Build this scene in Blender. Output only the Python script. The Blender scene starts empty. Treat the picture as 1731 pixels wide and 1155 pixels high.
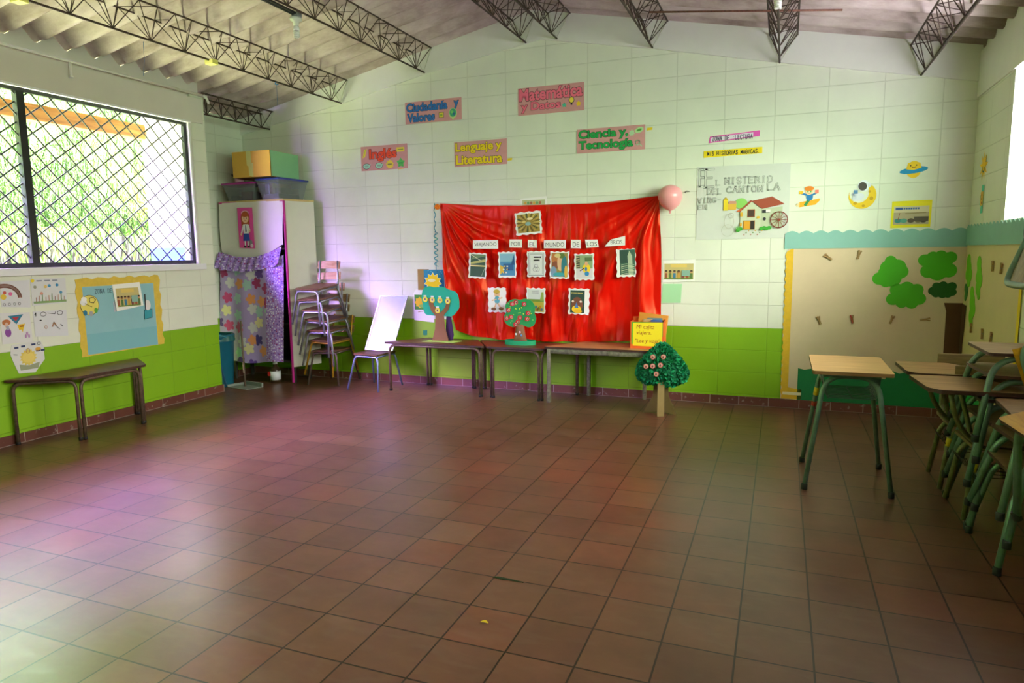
import bpy, bmesh, math, random
from mathutils import Vector, Matrix, Euler
from math import sin, cos, pi, radians as RAD, sqrt, hypot, atan2, exp
random.seed(7)
scene = bpy.context.scene
COL = scene.collection

# ------------------------------------------------------------------ camera
cam_d = bpy.data.cameras.new('camera')
cam = bpy.data.objects.new('camera', cam_d)
COL.objects.link(cam)
scene.camera = cam
cam_d.sensor_width = 36.0
cam_d.sensor_fit = 'HORIZONTAL'
cam_d.lens = 1152.76 / 1731 * 36
cam_d.clip_start = 0.05
YAW, PITCH, ROLL = -0.37898, 0.13010, 0.01226
_f = Vector((sin(YAW) * cos(PITCH), cos(YAW) * cos(PITCH), -sin(PITCH)))
_r = Vector((cos(YAW), -sin(YAW), 0))
_d = _f.cross(_r)
_r2 = cos(ROLL) * _r + sin(ROLL) * _d
_d2 = -sin(ROLL) * _r + cos(ROLL) * _d
_m = Matrix((_r2, -_d2, -_f)).transposed().to_4x4()
_m.translation = Vector((4.5172, -6.2390, 1.3610))
cam.matrix_world = _m

# ------------------------------------------------------------------ view and light
scene.view_settings.view_transform = 'Standard'
scene.view_settings.look = 'None'
scene.view_settings.gamma = 1.0
scene.view_settings.use_curve_mapping = False
scene.view_settings.exposure = 0.35
scene.cycles.max_bounces = 10
scene.cycles.diffuse_bounces = 6
scene.cycles.glossy_bounces = 4
scene.cycles.sample_clamp_indirect = 6.0
scene.cycles.caustics_reflective = False
scene.cycles.caustics_refractive = False

world = bpy.data.worlds.new('sky')
scene.world = world
world.use_nodes = True
wn = world.node_tree
wbg = wn.nodes['Background']
SKY_LEFT, SKY_RIGHT = (46.0, 22.0, 86.0), (5.0, 7.0, 5.0)     # blue sky over the hill side, hazy white over the yard
_tc = wn.nodes.new('ShaderNodeTexCoord'); _sx = wn.nodes.new('ShaderNodeSeparateXYZ'); _mr = wn.nodes.new('ShaderNodeMapRange'); _mc = wn.nodes.new('ShaderNodeMix')
wn.links.new(_tc.outputs['Generated'], _sx.inputs[0]); wn.links.new(_sx.outputs['X'], _mr.inputs['Value'])
_mr.inputs['From Min'].default_value = -0.15; _mr.inputs['From Max'].default_value = 0.15
_mc.data_type = 'RGBA'; _mc.inputs['A'].default_value = (*SKY_LEFT, 1); _mc.inputs['B'].default_value = (*SKY_RIGHT, 1)
wn.links.new(_mr.outputs[0], _mc.inputs['Factor']); wn.links.new(_mc.outputs['Result'], wbg.inputs['Color'])
# the clear part of the sky lies towards the front of the building
_my = wn.nodes.new('ShaderNodeMapRange'); wn.links.new(_sx.outputs['Y'], _my.inputs['Value'])
_my.inputs['From Min'].default_value = 0.1; _my.inputs['From Max'].default_value = -0.6; _my.inputs['To Min'].default_value = 0.35; _my.inputs['To Max'].default_value = 1.9
wn.links.new(_my.outputs[0], wbg.inputs['Strength'])

def lamp(name, kind, loc, rot, energy, color, **kw):
    d = bpy.data.lights.new(name, kind)
    d.energy = energy
    d.color = color
    for k, v in kw.items():
        setattr(d, k, v)
    o = bpy.data.objects.new(name, d)
    o.location = loc
    o.rotation_euler = rot
    COL.objects.link(o)
    return o

# sun on the hillside, high and from behind the right-hand side of the roof
sun = lamp('sun', 'SUN', (0, 0, 8), (RAD(-12), RAD(14), 0), 140.0, (0.82, 1.0, 0.78), angle=RAD(1.0))
# added area lamps hidden below the sills, standing in for light off sunlit ground
GROUND_FILL_LEFT, GROUND_FILL_RIGHT, HILL_FILL_LEFT, YARD_FILL_RIGHT = (1100, 1280, 620), (470, 430, 540), (520, 860, 500), (1050, 900, 900)
def fill_lamp(name, loc, rot, rgb, sx, sy):
    e = max(rgb) or 1e-6
    return lamp(name, 'AREA', loc, rot, e, tuple(c / e for c in rgb), shape='RECTANGLE', size=sx, size_y=sy)
fill_lamp('fill_ground_left', (-1.75, -3.9, 0.06), (RAD(180), 0, 0), GROUND_FILL_LEFT, 1.5, 6.0)
fill_lamp('fill_ground_right', (7.3, -3.4, 0.06), (RAD(180), 0, 0), GROUND_FILL_RIGHT, 2.0, 6.0)
# added fill lamps out of view: one floating above the hill, one over the yard
fill_lamp('fill_hillside', (-4.2, -4.0, 4.5), (0, RAD(-62), 0), HILL_FILL_LEFT, 1.8, 7.0)
fill_lamp('fill_yard', (9.5, -3.5, 3.6), (0, RAD(70), 0), YARD_FILL_RIGHT, 2.5, 7.0)
# portals that guide the sky through the window openings
for nm, loc, ry, sx, sy in (('sky_portal_left', (-0.80, -4.4, 1.94), RAD(90), 1.29, 6.4),
                            ('sky_portal_right', (5.95, -4.0, 2.0), RAD(-90), 0.95, 6.2)):
    p_ = lamp(nm, 'AREA', loc, (0, -ry, 0), 1, (1, 1, 1), shape='RECTANGLE', size=sx, size_y=sy)
    p_.data.cycles.is_portal = True

# ------------------------------------------------------------------ helpers
def lin(c):
    return tuple((x / 12.92 if x <= 0.04045 else ((x + 0.055) / 1.055) ** 2.4) for x in c)
_MATS = {}
def M(hexc, rough=0.7, metal=0.0, name=None, noise=0.0, nscale=12.0, bump=0.0, coat=0.0, sheen=0.0, double=False):
    key = (hexc, rough, metal, noise, nscale, bump, coat, sheen)
    if key in _MATS: return _MATS[key]
    c = lin([int(hexc[i:i + 2], 16) / 255 for i in (0, 2, 4)])
    m = bpy.data.materials.new(name or 'paint_' + hexc)
    m.use_nodes = True
    nt = m.node_tree; b = nt.nodes['Principled BSDF']
    b.inputs['Base Color'].default_value = (*c, 1)
    b.inputs['Roughness'].default_value = rough
    b.inputs['Metallic'].default_value = metal
    b.inputs['Coat Weight'].default_value = coat
    b.inputs['Sheen Weight'].default_value = sheen
    if noise or bump:
        tc = nt.nodes.new('ShaderNodeTexCoord')
        nz = nt.nodes.new('ShaderNodeTexNoise')
        nz.inputs['Scale'].default_value = nscale
        nz.inputs['Detail'].default_value = 6
        nz.inputs['Roughness'].default_value = 0.65
        nt.links.new(tc.outputs['Object'], nz.inputs['Vector'])
        if noise:
            mp = nt.nodes.new('ShaderNodeMapRange')
            mp.inputs['From Min'].default_value = 0.3; mp.inputs['From Max'].default_value = 0.7
            mp.inputs['To Min'].default_value = 1 - noise; mp.inputs['To Max'].default_value = 1 + noise * 0.5
            nt.links.new(nz.outputs['Fac'], mp.inputs['Value'])
            hs = nt.nodes.new('ShaderNodeMix'); hs.data_type = 'RGBA'; hs.blend_type = 'MULTIPLY'
            hs.inputs['Factor'].default_value = 1
            hs.inputs['A'].default_value = (*c, 1)
            nt.links.new(mp.outputs['Result'], hs.inputs['B'])
            nt.links.new(hs.outputs['Result'], b.inputs['Base Color'])
        if bump:
            bp = nt.nodes.new('ShaderNodeBump'); bp.inputs['Strength'].default_value = bump
            bp.inputs['Distance'].default_value = 0.01
            nt.links.new(nz.outputs['Fac'], bp.inputs['Height']); nt.links.new(bp.outputs['Normal'], b.inputs['Normal'])
    _MATS[key] = m
    return m

def wood(hexa, hexb, rough=0.5, scale=6.0, axis=0, name='wood'):
    key = ('wood', hexa, hexb, rough, scale, axis)
    if key in _MATS: return _MATS[key]
    a = lin([int(hexa[i:i + 2], 16) / 255 for i in (0, 2, 4)]); b2 = lin([int(hexb[i:i + 2], 16) / 255 for i in (0, 2, 4)])
    m = bpy.data.materials.new(name); m.use_nodes = True
    nt = m.node_tree; b = nt.nodes['Principled BSDF']
    tc = nt.nodes.new('ShaderNodeTexCoord'); mp = nt.nodes.new('ShaderNodeMapping')
    s = [scale * 5] * 3; s[axis] = scale * 0.5
    mp.inputs['Scale'].default_value = s
    nz = nt.nodes.new('ShaderNodeTexNoise'); nz.inputs['Scale'].default_value = 1.6; nz.inputs['Detail'].default_value = 7
    nz.inputs['Distortion'].default_value = 0.6
    cr = nt.nodes.new('ShaderNodeValToRGB')
    cr.color_ramp.elements[0].position = 0.32; cr.color_ramp.elements[0].color = (*a, 1)
    cr.color_ramp.elements[1].position = 0.68; cr.color_ramp.elements[1].color = (*b2, 1)
    L = nt.links.new
    L(tc.outputs['Object'], mp.inputs['Vector']); L(mp.outputs['Vector'], nz.inputs['Vector'])
    L(nz.outputs['Fac'], cr.inputs['Fac']); L(cr.outputs['Color'], b.inputs['Base Color'])
    b.inputs['Roughness'].default_value = rough
    _MATS[key] = m
    return m

class MB:
    """collects shapes into one bmesh with several material slots"""
    def __init__(s):
        s.bm = bmesh.new(); s.mats = []
    def mi(s, m):
        if m not in s.mats: s.mats.append(m)
        return s.mats.index(m)
    def face(s, vs, m, smooth=False):
        try:
            f = s.bm.faces.new(vs)
        except ValueError:
            return None
        f.material_index = s.mi(m); f.smooth = smooth
        return f
    def box(s, lo, hi, m, mat=None):
        x0, y0, z0 = lo; x1, y1, z1 = hi
        c = [(x0, y0, z0), (x1, y0, z0), (x1, y1, z0), (x0, y1, z0), (x0, y0, z1), (x1, y0, z1), (x1, y1, z1), (x0, y1, z1)]
        v = [s.bm.verts.new((mat @ Vector(p)) if mat else p) for p in c]
        for q in ((3, 2, 1, 0), (4, 5, 6, 7), (0, 1, 5, 4), (1, 2, 6, 5), (2, 3, 7, 6), (3, 0, 4, 7)):
            s.face([v[i] for i in q], m)
    def rbox(s, lo, hi, m, r=0.01, mat=None, seg=2):
        b = bmesh.new()
        x0, y0, z0 = lo; x1, y1, z1 = hi
        bmesh.ops.create_cube(b, size=1)
        for v in b.verts:
            v.co = Vector((x0 + (v.co.x + .5) * (x1 - x0), y0 + (v.co.y + .5) * (y1 - y0), z0 + (v.co.z + .5) * (z1 - z0)))
        bmesh.ops.bevel(b, geom=b.edges[:], offset=r, segments=seg, affect='EDGES', profile=0.5)
        s.merge(b, m, mat, True)
    def merge(s, b, m, mat=None, smooth=False):
        mp = {}
        for v in b.verts: mp[v] = s.bm.verts.new((mat @ v.co) if mat else v.co)
        for f in b.faces: s.face([mp[v] for v in f.verts], m, smooth)
        b.free()
    def tube(s, pts, r, m, seg=10, cap=True, closed=False, fillet=0.0, fseg=5):
        pts = [Vector(p) for p in pts]
        if fillet: pts = fillet_path(pts, fillet, fseg)
        n = len(pts); rings = []; prev = None
        for i, p in enumerate(pts):
            if closed: t = (pts[(i + 1) % n] - pts[i - 1]).normalized()
            elif i == 0: t = (pts[1] - p).normalized()
            elif i == n - 1: t = (p - pts[i - 1]).normalized()
            else: t = ((pts[i + 1] - p).normalized() + (p - pts[i - 1]).normalized()).normalized()
            if prev is None:
                a = Vector((0, 0, 1)) if abs(t.z) < 0.9 else Vector((1, 0, 0))
                u = t.cross(a).normalized()
            else:
                u = (prev - t * prev.dot(t)).normalized()
            prev = u; w = t.cross(u)
            rr = r[i] if isinstance(r, (list, tuple)) else r
            rings.append([s.bm.verts.new(p + (u * cos(2 * pi * k / seg) + w * sin(2 * pi * k / seg)) * rr) for k in range(seg)])
        for i in range(n if closed else n - 1):
            A, B_ = rings[i], rings[(i + 1) % n]
            for k in range(seg):
                s.face([A[k], A[(k + 1) % seg], B_[(k + 1) % seg], B_[k]], m, True)
        if cap and not closed:
            s.face(list(reversed(rings[0])), m); s.face(rings[-1], m)
    def prism(s, pts, z0, z1, m, mat=None, side=None):
        a = [s.bm.verts.new((mat @ Vector((x, y, z0))) if mat else (x, y, z0)) for x, y in pts]
        b = [s.bm.verts.new((mat @ Vector((x, y, z1))) if mat else (x, y, z1)) for x, y in pts]
        s.face(list(reversed(a)), m); s.face(b, m)
        n = len(pts)
        for i in range(n): s.face([a[i], a[(i + 1) % n], b[(i + 1) % n], b[i]], side or m)
    def poly(s, pts, z, m):
        s.face([s.bm.verts.new((x, y, z)) for x, y in pts], m)
    def lathe(s, prof, m, seg=20, mat=None, axis_off=(0, 0, 0)):
        rings = []
        for r, z in prof:
            rings.append([s.bm.verts.new((mat @ Vector((r * cos(2 * pi * k / seg), r * sin(2 * pi * k / seg), z))) if mat
                          else (r * cos(2 * pi * k / seg) + axis_off[0], r * sin(2 * pi * k / seg) + axis_off[1], z + axis_off[2])) for k in range(seg)])
        for i in range(len(rings) - 1):
            for k in range(seg):
                s.face([rings[i][k], rings[i][(k + 1) % seg], rings[i + 1][(k + 1) % seg], rings[i + 1][k]], m, True)
        s.face(list(reversed(rings[0])), m); s.face(rings[-1], m)
    def ball(s, c, r, m, u=18, v=12, sc=(1, 1, 1)):
        b = bmesh.new(); bmesh.ops.create_uvsphere(b, u_segments=u, v_segments=v, radius=1)
        for w in b.verts: w.co = Vector((c[0] + w.co.x * r * sc[0], c[1] + w.co.y * r * sc[1], c[2] + w.co.z * r * sc[2]))
        s.merge(b, m, None, True)
    def grid(s, fn, nu, nv, m, smooth=True, mfn=None):
        g = [[s.bm.verts.new(fn(i / nu, j / nv)) for j in range(nv + 1)] for i in range(nu + 1)]
        for i in range(nu):
            for j in range(nv):
                s.face([g[i][j], g[i + 1][j], g[i + 1][j + 1], g[i][j + 1]], mfn((i + .5) / nu, (j + .5) / nv) if mfn else m, smooth)
    def build(s, name, parent=None, loc=None, rot=None):
        me = bpy.data.meshes.new(name)
        s.bm.normal_update()
        s.bm.to_mesh(me); s.bm.free()
        for m in s.mats: me.materials.append(m)
        o = bpy.data.objects.new(name, me); COL.objects.link(o)
        if parent is not None: o.parent = parent
        if loc is not None: o.location = loc
        if rot is not None: o.rotation_euler = rot
        return o

def fillet_path(pts, rad, seg=5):
    out = [pts[0]]
    for i in range(1, len(pts) - 1):
        p, a, b = pts[i], pts[i - 1], pts[i + 1]
        r = min(rad, (a - p).length * .48, (b - p).length * .48)
        s0 = p + (a - p).normalized() * r; s1 = p + (b - p).normalized() * r
        for k in range(seg + 1):
            t = k / seg
            out.append(s0 * (1 - t) ** 2 + p * 2 * t * (1 - t) + s1 * t ** 2)
    out.append(pts[-1])
    return out

def tag(o, label=None, cat=None, group=None, kind=None):
    if label: o['label'] = label
    if cat: o['category'] = cat
    if group: o['group'] = group
    if kind: o['kind'] = kind
    return o
def thing(name, label, cat, loc=(0, 0, 0), rot=(0, 0, 0), group=None):
    o = bpy.data.objects.new(name, None); COL.objects.link(o)
    o.location = loc; o.rotation_euler = rot; o.empty_display_size = 0.1
    return tag(o, label, cat, group)
def dup(root, loc, rot, label=None, group=None):
    r = root.copy(); COL.objects.link(r); r.location = loc; r.rotation_euler = rot
    if label: r['label'] = label
    if group: r['group'] = group
    for ch in list(root.children):
        c = ch.copy(); COL.objects.link(c); c.parent = r
        for g in ch.children:
            d = g.copy(); COL.objects.link(d); d.parent = c
    return r
def struct(o): o['kind'] = 'structure'; return o

WALL_X, BACK_Y, RIGHT_X = -0.72, 0.0, 5.83
ROT_BACK, ROT_LEFT, ROT_RIGHT = (pi / 2, 0, 0), (pi / 2, 0, pi / 2), (pi / 2, 0, -pi / 2)
def on_back(x, z, out=0.002): return (x, BACK_Y - out, z)
def on_left(y, z, out=0.002): return (WALL_X + out, y, z)
def on_right(y, z, out=0.002): return (RIGHT_X - out, y, z)

# ------------------------------------------------------------------ materials of the room
def wall_material(name, white, green, axis, wave=0.684):
    m = bpy.data.materials.new(name); m.use_nodes = True
    nt = m.node_tree; N = nt.nodes.new; L = nt.links.new; b = nt.nodes['Principled BSDF']
    geo = N('ShaderNodeNewGeometry'); sp = N('ShaderNodeSeparateXYZ'); L(geo.outputs['Position'], sp.inputs[0])
    cb = N('ShaderNodeCombineXYZ'); L(sp.outputs[axis], cb.inputs[0])
    off = N('ShaderNodeMath'); off.operation = 'SUBTRACT'; L(sp.outputs['Z'], off.inputs[0]); off.inputs[1].default_value = 0.0932
    L(off.outputs[0], cb.inputs[1])
    br = N('ShaderNodeTexBrick'); br.offset = 0.0; br.squash = 1.0
    br.inputs['Scale'].default_value = 1.0; br.inputs['Brick Width'].default_value = 0.4; br.inputs['Row Height'].default_value = 0.19692
    br.inputs['Mortar Size'].default_value = 0.0045; br.inputs['Mortar Smooth'].default_value = 0.6
    br.inputs['Color1'].default_value = (1, 1, 1, 1); br.inputs['Color2'].default_value = (0.965, 0.965, 0.965, 1); br.inputs['Mortar'].default_value = (0.86, 0.86, 0.84, 1)
    L(cb.outputs[0], br.inputs['Vector'])
    nz = N('ShaderNodeTexNoise'); nz.inputs['Scale'].default_value = 2.2; nz.inputs['Detail'].default_value = 8; nz.inputs['Roughness'].default_value = 0.6
    L(geo.outputs['Position'], nz.inputs['Vector'])
    nw = N('ShaderNodeMath'); nw.operation = 'MULTIPLY_ADD'; L(nz.outputs['Fac'], nw.inputs[0]); nw.inputs[1].default_value = 0.012; L(sp.outputs['Z'], nw.inputs[2])
    gt = N('ShaderNodeMath'); gt.operation = 'GREATER_THAN'; L(nw.outputs[0], gt.inputs[0]); gt.inputs[1].default_value = wave + 0.006
    mx = N('ShaderNodeMix'); mx.data_type = 'RGBA'; L(gt.outputs[0], mx.inputs['Factor'])
    mx.inputs['A'].default_value = (*green, 1); mx.inputs['B'].default_value = (*white, 1)
    ml = N('ShaderNodeMix'); ml.data_type = 'RGBA'; ml.blend_type = 'MULTIPLY'; ml.inputs['Factor'].default_value = 1
    L(mx.outputs['Result'], ml.inputs['A']); L(br.outputs['Color'], ml.inputs['B'])
    dr = N('ShaderNodeMapRange'); dr.inputs['From Min'].default_value = .3; dr.inputs['From Max'].default_value = .7; dr.inputs['To Min'].default_value = .93; dr.inputs['To Max'].default_value = 1.03
    L(nz.outputs['Fac'], dr.inputs['Value'])
    m2 = N('ShaderNodeMix'); m2.data_type = 'RGBA'; m2.blend_type = 'MULTIPLY'; m2.inputs['Factor'].default_value = 1
    L(ml.outputs['Result'], m2.inputs['A']); L(dr.outputs['Result'], m2.inputs['B'])
    L(m2.outputs['Result'], b.inputs['Base Color'])
    b.inputs['Roughness'].default_value = 0.55
    n2 = N('ShaderNodeTexNoise'); n2.inputs['Scale'].default_value = 60; n2.inputs['Detail'].default_value = 4
    L(geo.outputs['Position'], n2.inputs['Vector'])
    ad = N('ShaderNodeMath'); ad.operation = 'MULTIPLY_ADD'; L(n2.outputs['Fac'], ad.inputs[0]); ad.inputs[1].default_value = 0.15
    inv = N('ShaderNodeMath'); inv.operation = 'SUBTRACT'; inv.inputs[0].default_value = 1; L(br.outputs['Fac'], inv.inputs[1]); L(inv.outputs[0], ad.inputs[2])
    bp = N('ShaderNodeBump'); bp.inputs['Strength'].default_value = 0.5; bp.inputs['Distance'].default_value = 0.006
    L(ad.outputs[0], bp.inputs['Height']); L(bp.outputs['Normal'], b.inputs['Normal'])
    return m
WHITE, GREEN = (0.79, 0.815, 0.685), (0.23, 0.47, 0.002)
mat_wall_x = wall_material('painted_block_back', WHITE, GREEN, 'X')
mat_wall_y = wall_material('painted_block_side', WHITE, GREEN, 'Y')
mat_beam = M('E6E6DF', 0.6, name='beam_paint', noise=0.05, nscale=3)
mat_cream = M('DAD5CC', 0.6, name='pier_paint', noise=0.05, nscale=3)

def floor_material():
    m = bpy.data.materials.new('clay_tile'); m.use_nodes = True
    nt = m.node_tree; N = nt.nodes.new; L = nt.links.new; b = nt.nodes['Principled BSDF']
    geo = N('ShaderNodeNewGeometry')
    mp = N('ShaderNodeMapping'); mp.vector_type = 'TEXTURE'
    S = 0.245625
    mp.inputs['Location'].default_value = (1.46635, -4.72448, 0); mp.inputs['Rotation'].default_value = (0, 0, 0.0039); mp.inputs['Scale'].default_value = (S, S, 1)
    L(geo.outputs['Position'], mp.inputs['Vector'])
    br = N('ShaderNodeTexBrick'); br.offset = 0.0
    br.inputs['Scale'].default_value = 1; br.inputs['Brick Width'].default_value = 1; br.inputs['Row Height'].default_value = 1
    br.inputs['Mortar Size'].default_value = 0.0145; br.inputs['Mortar Smooth'].default_value = 0.1
    L(mp.outputs['Vector'], br.inputs['Vector'])
    fl = N('ShaderNodeVectorMath'); fl.operation = 'FLOOR'; L(mp.outputs['Vector'], fl.inputs[0])
    wn_ = N('ShaderNodeTexWhiteNoise'); wn_.noise_dimensions = '2D'; L(fl.outputs[0], wn_.inputs['Vector'])
    cr = N('ShaderNodeValToRGB'); e = cr.color_ramp.elements
    e[0].position = 0; e[0].color = (0.122, 0.050, 0.029, 1); e[1].position = 1; e[1].color = (0.172, 0.082, 0.048, 1)
    q = e.new(0.5); q.color = (0.138, 0.060, 0.034, 1)
    q2 = e.new(0.80); q2.color = (0.150, 0.066, 0.038, 1); q3 = e.new(0.90); q3.color = (0.160, 0.054, 0.029, 1)
    L(wn_.outputs['Value'], cr.inputs['Fac'])
    nz = N('ShaderNodeTexNoise'); nz.inputs['Scale'].default_value = 3.5; nz.inputs['Detail'].default_value = 9; nz.inputs['Roughness'].default_value = 0.65
    L(geo.outputs['Position'], nz.inputs['Vector'])
    dr = N('ShaderNodeMapRange'); dr.inputs['From Min'].default_value = .3; dr.inputs['From Max'].default_value = .7; dr.inputs['To Min'].default_value = .8; dr.inputs['To Max'].default_value = 1.2
    L(nz.outputs['Fac'], dr.inputs['Value'])
    m1 = N('ShaderNodeMix'); m1.data_type = 'RGBA'; m1.blend_type = 'MULTIPLY'; m1.inputs['Factor'].default_value = 1
    L(cr.outputs['Color'], m1.inputs['A']); L(dr.outputs['Result'], m1.inputs['B'])
    # dried mop streaks and dust
    ms = N('ShaderNodeMapping'); ms.inputs['Scale'].default_value = (3.0, 9.0, 1); ms.inputs['Rotation'].default_value = (0, 0, 0.6); L(geo.outputs['Position'], ms.inputs['Vector'])
    n3 = N('ShaderNodeTexNoise'); n3.inputs['Scale'].default_value = 1.3; n3.inputs['Detail'].default_value = 10; n3.inputs['Distortion'].default_value = 1.2; L(ms.outputs[0], n3.inputs['Vector'])
    st = N('ShaderNodeMapRange'); st.inputs['From Min'].default_value = .5; st.inputs['From Max'].default_value = .78; st.inputs['To Max'].default_value = .16; L(n3.outputs['Fac'], st.inputs['Value'])
    m3 = N('ShaderNodeMix'); m3.data_type = 'RGBA'; L(st.outputs[0], m3.inputs['Factor']); L(m1.outputs['Result'], m3.inputs['A']); m3.inputs['B'].default_value = (0.24, 0.20, 0.16, 1)
    m2 = N('ShaderNodeMix'); m2.data_type = 'RGBA'; L(br.outputs['Fac'], m2.inputs['Factor']); L(m3.outputs['Result'], m2.inputs['A']); m2.inputs['B'].default_value = (0.018, 0.009, 0.006, 1)
    L(m2.outputs['Result'], b.inputs['Base Color'])
    rr = N('ShaderNodeMapRange'); rr.inputs['From Min'].default_value = .3; rr.inputs['From Max'].default_value = .7; rr.inputs['To Min'].default_value = .29; rr.inputs['To Max'].default_value = .35
    L(n3.outputs['Fac'], rr.inputs['Value']); L(rr.outputs[0], b.inputs['Roughness'])
    b.inputs['Specular IOR Level'].default_value = 0.5
    inv = N('ShaderNodeMath'); inv.operation = 'MULTIPLY_ADD'; L(br.outputs['Fac'], inv.inputs[0]); inv.inputs[1].default_value = -1; L(nz.outputs['Fac'], inv.inputs[2])
    bp = N('ShaderNodeBump'); bp.inputs['Strength'].default_value = 0.16; bp.inputs['Distance'].default_value = 0.003
    L(inv.outputs[0], bp.inputs['Height']); L(bp.outputs['Normal'], b.inputs['Normal'])
    return m
mat_floor = floor_material()

def base_material():
    m = bpy.data.materials.new('baseboard_tile'); m.use_nodes = True
    nt = m.node_tree; N = nt.nodes.new; L = nt.links.new; b = nt.nodes['Principled BSDF']
    geo = N('ShaderNodeNewGeometry'); sp = N('ShaderNodeSeparateXYZ'); L(geo.outputs['Position'], sp.inputs[0])
    ad = N('ShaderNodeMath'); L(sp.outputs['X'], ad.inputs[0]); L(sp.outputs['Y'], ad.inputs[1])
    cb = N('ShaderNodeCombineXYZ'); L(ad.outputs[0], cb.inputs[0]); L(sp.outputs['Z'], cb.inputs[1])
    br = N('ShaderNodeTexBrick'); br.offset = 0; br.inputs['Scale'].default_value = 1; br.inputs['Brick Width'].default_value = .2456; br.inputs['Row Height'].default_value = .3
    br.inputs['Mortar Size'].default_value = .003
    br.inputs['Color1'].default_value = (.17, .055, .035, 1); br.inputs['Color2'].default_value = (.11, .035, .022, 1); br.inputs['Mortar'].default_value = (.36, .30, .25, 1)
    L(cb.outputs[0], br.inputs['Vector'])
    nz = N('ShaderNodeTexNoise'); nz.inputs['Scale'].default_value = 25; nz.inputs['Detail'].default_value = 6; L(geo.outputs['Position'], nz.inputs['Vector'])
    gt = N('ShaderNodeMapRange'); gt.inputs['From Min'].default_value = .62; gt.inputs['From Max'].default_value = .72; L(nz.outputs['Fac'], gt.inputs['Value'])
    mx = N('ShaderNodeMix'); mx.data_type = 'RGBA'; L(gt.outputs[0], mx.inputs['Factor']); L(br.outputs['Color'], mx.inputs['A']); mx.inputs['B'].default_value = (.3, .25, .2, 1)
    L(mx.outputs['Result'], b.inputs['Base Color']); b.inputs['Roughness'].default_value = .4
    return m
mat_base = base_material()

def roof_material():
    m = bpy.data.materials.new('fibre_cement'); m.use_nodes = True
    nt = m.node_tree; N = nt.nodes.new; L = nt.links.new; b = nt.nodes['Principled BSDF']
    geo = N('ShaderNodeNewGeometry')
    mp = N('ShaderNodeMapping'); mp.inputs['Scale'].default_value = (0.8, 3.0, 1); L(geo.outputs['Position'], mp.inputs['Vector'])
    nz = N('ShaderNodeTexNoise'); nz.inputs['Scale'].default_value = 2.0; nz.inputs['Detail'].default_value = 10; nz.inputs['Roughness'].default_value = .7; L(mp.outputs[0], nz.inputs['Vector'])
    cr = N('ShaderNodeValToRGB'); e = cr.color_ramp.elements
    e[0].position = .28; e[0].color = (.23, .17, .145, 1); e[1].position = .72; e[1].color = (.62, .54, .50, 1)
    q = e.new(.5); q.color = (.44, .36, .325, 1)
    L(nz.outputs['Fac'], cr.inputs['Fac']); L(cr.outputs['Color'], b.inputs['Base Color'])
    b.inputs['Roughness'].default_value = .9
    n2 = N('ShaderNodeTexNoise'); n2.inputs['Scale'].default_value = 40; L(geo.outputs['Position'], n2.inputs['Vector'])
    bp = N('ShaderNodeBump'); bp.inputs['Strength'].default_value = .3; bp.inputs['Distance'].default_value = .005; L(n2.outputs['Fac'], bp.inputs['Height']); L(bp.outputs['Normal'], b.inputs['Normal'])
    return m
mat_roof = roof_material()

# ------------------------------------------------------------------ room shell
FRONT_Y = -8.6
ALC_X, ALC_Y = -1.21, -1.02
RIDGE_X, RIDGE_Z = 2.27, 3.603
def roof_z(x):
    return RIDGE_Z - (RIDGE_X - x) * 0.2005 if x < RIDGE_X else RIDGE_Z - (x - RIDGE_X) * 0.2035

b = MB(); b.box((-1.5, FRONT_Y - .3, -0.12), (6.1, 0.2, 0.0), mat_floor); struct(b.build('floor'))

# back wall: a gable
b = MB()
pts = [(-1.45, 0), (6.03, 0), (6.03, roof_z(6.03) - .03), (RIDGE_X, RIDGE_Z - .03), (-1.45, roof_z(-1.45) - .03)]
bm_ = Matrix(((1, 0, 0, 0), (0, 0, -1, 0), (0, 1, 0, 0), (0, 0, 0, 1)))
b.prism(pts, -0.16, 0.0, mat_wall_x, bm_)
struct(b.build('wall_back'))
# crown beam that follows the gable
b = MB()
lowL = [(-1.21, 2.70), (-0.80, 2.772), (0.161, 2.925), (1.15, 3.120), (2.36, 3.300)]
lowR = [(3.388, 3.100), (4.423, 2.872), (5.438, 2.665), (5.83, 2.585)]
low = lowL + lowR
top = [(x, roof_z(x) - 0.035) for x, _ in low] 
top.insert(4, (RIDGE_X, RIDGE_Z - .035)); low.insert(4, (RIDGE_X, 3.290))
b.prism(low + list(reversed(top)), 0.0005, 0.022, mat_beam, bm_)
struct(b.build('trim_1'))

# left wall with its row of windows (protrudes into the room as far as the pier)
WIN_Z0, WIN_Z1 = 1.29, 2.615
lw = MB()
T = 0.16
def lwbox(y0, y1, z0, z1, m=mat_wall_y, x1=WALL_X): lw.box((WALL_X - T, y0, z0), (x1, y1, z1), m)
lwbox(FRONT_Y, ALC_Y, 0, WIN_Z0)
lwbox(ALC_Y - 0.19, ALC_Y, WIN_Z0, WIN_Z1, mat_cream, WALL_X - .005)
lwbox(-4.75, -4.45, WIN_Z0, WIN_Z1)
lwbox(FRONT_Y, -7.6, WIN_Z0, WIN_Z1)
lwbox(FRONT_Y, ALC_Y - .03, 2.615, 2.84, mat_cream, WALL_X + .012)
struct(lw.build('wall_left'))
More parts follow.
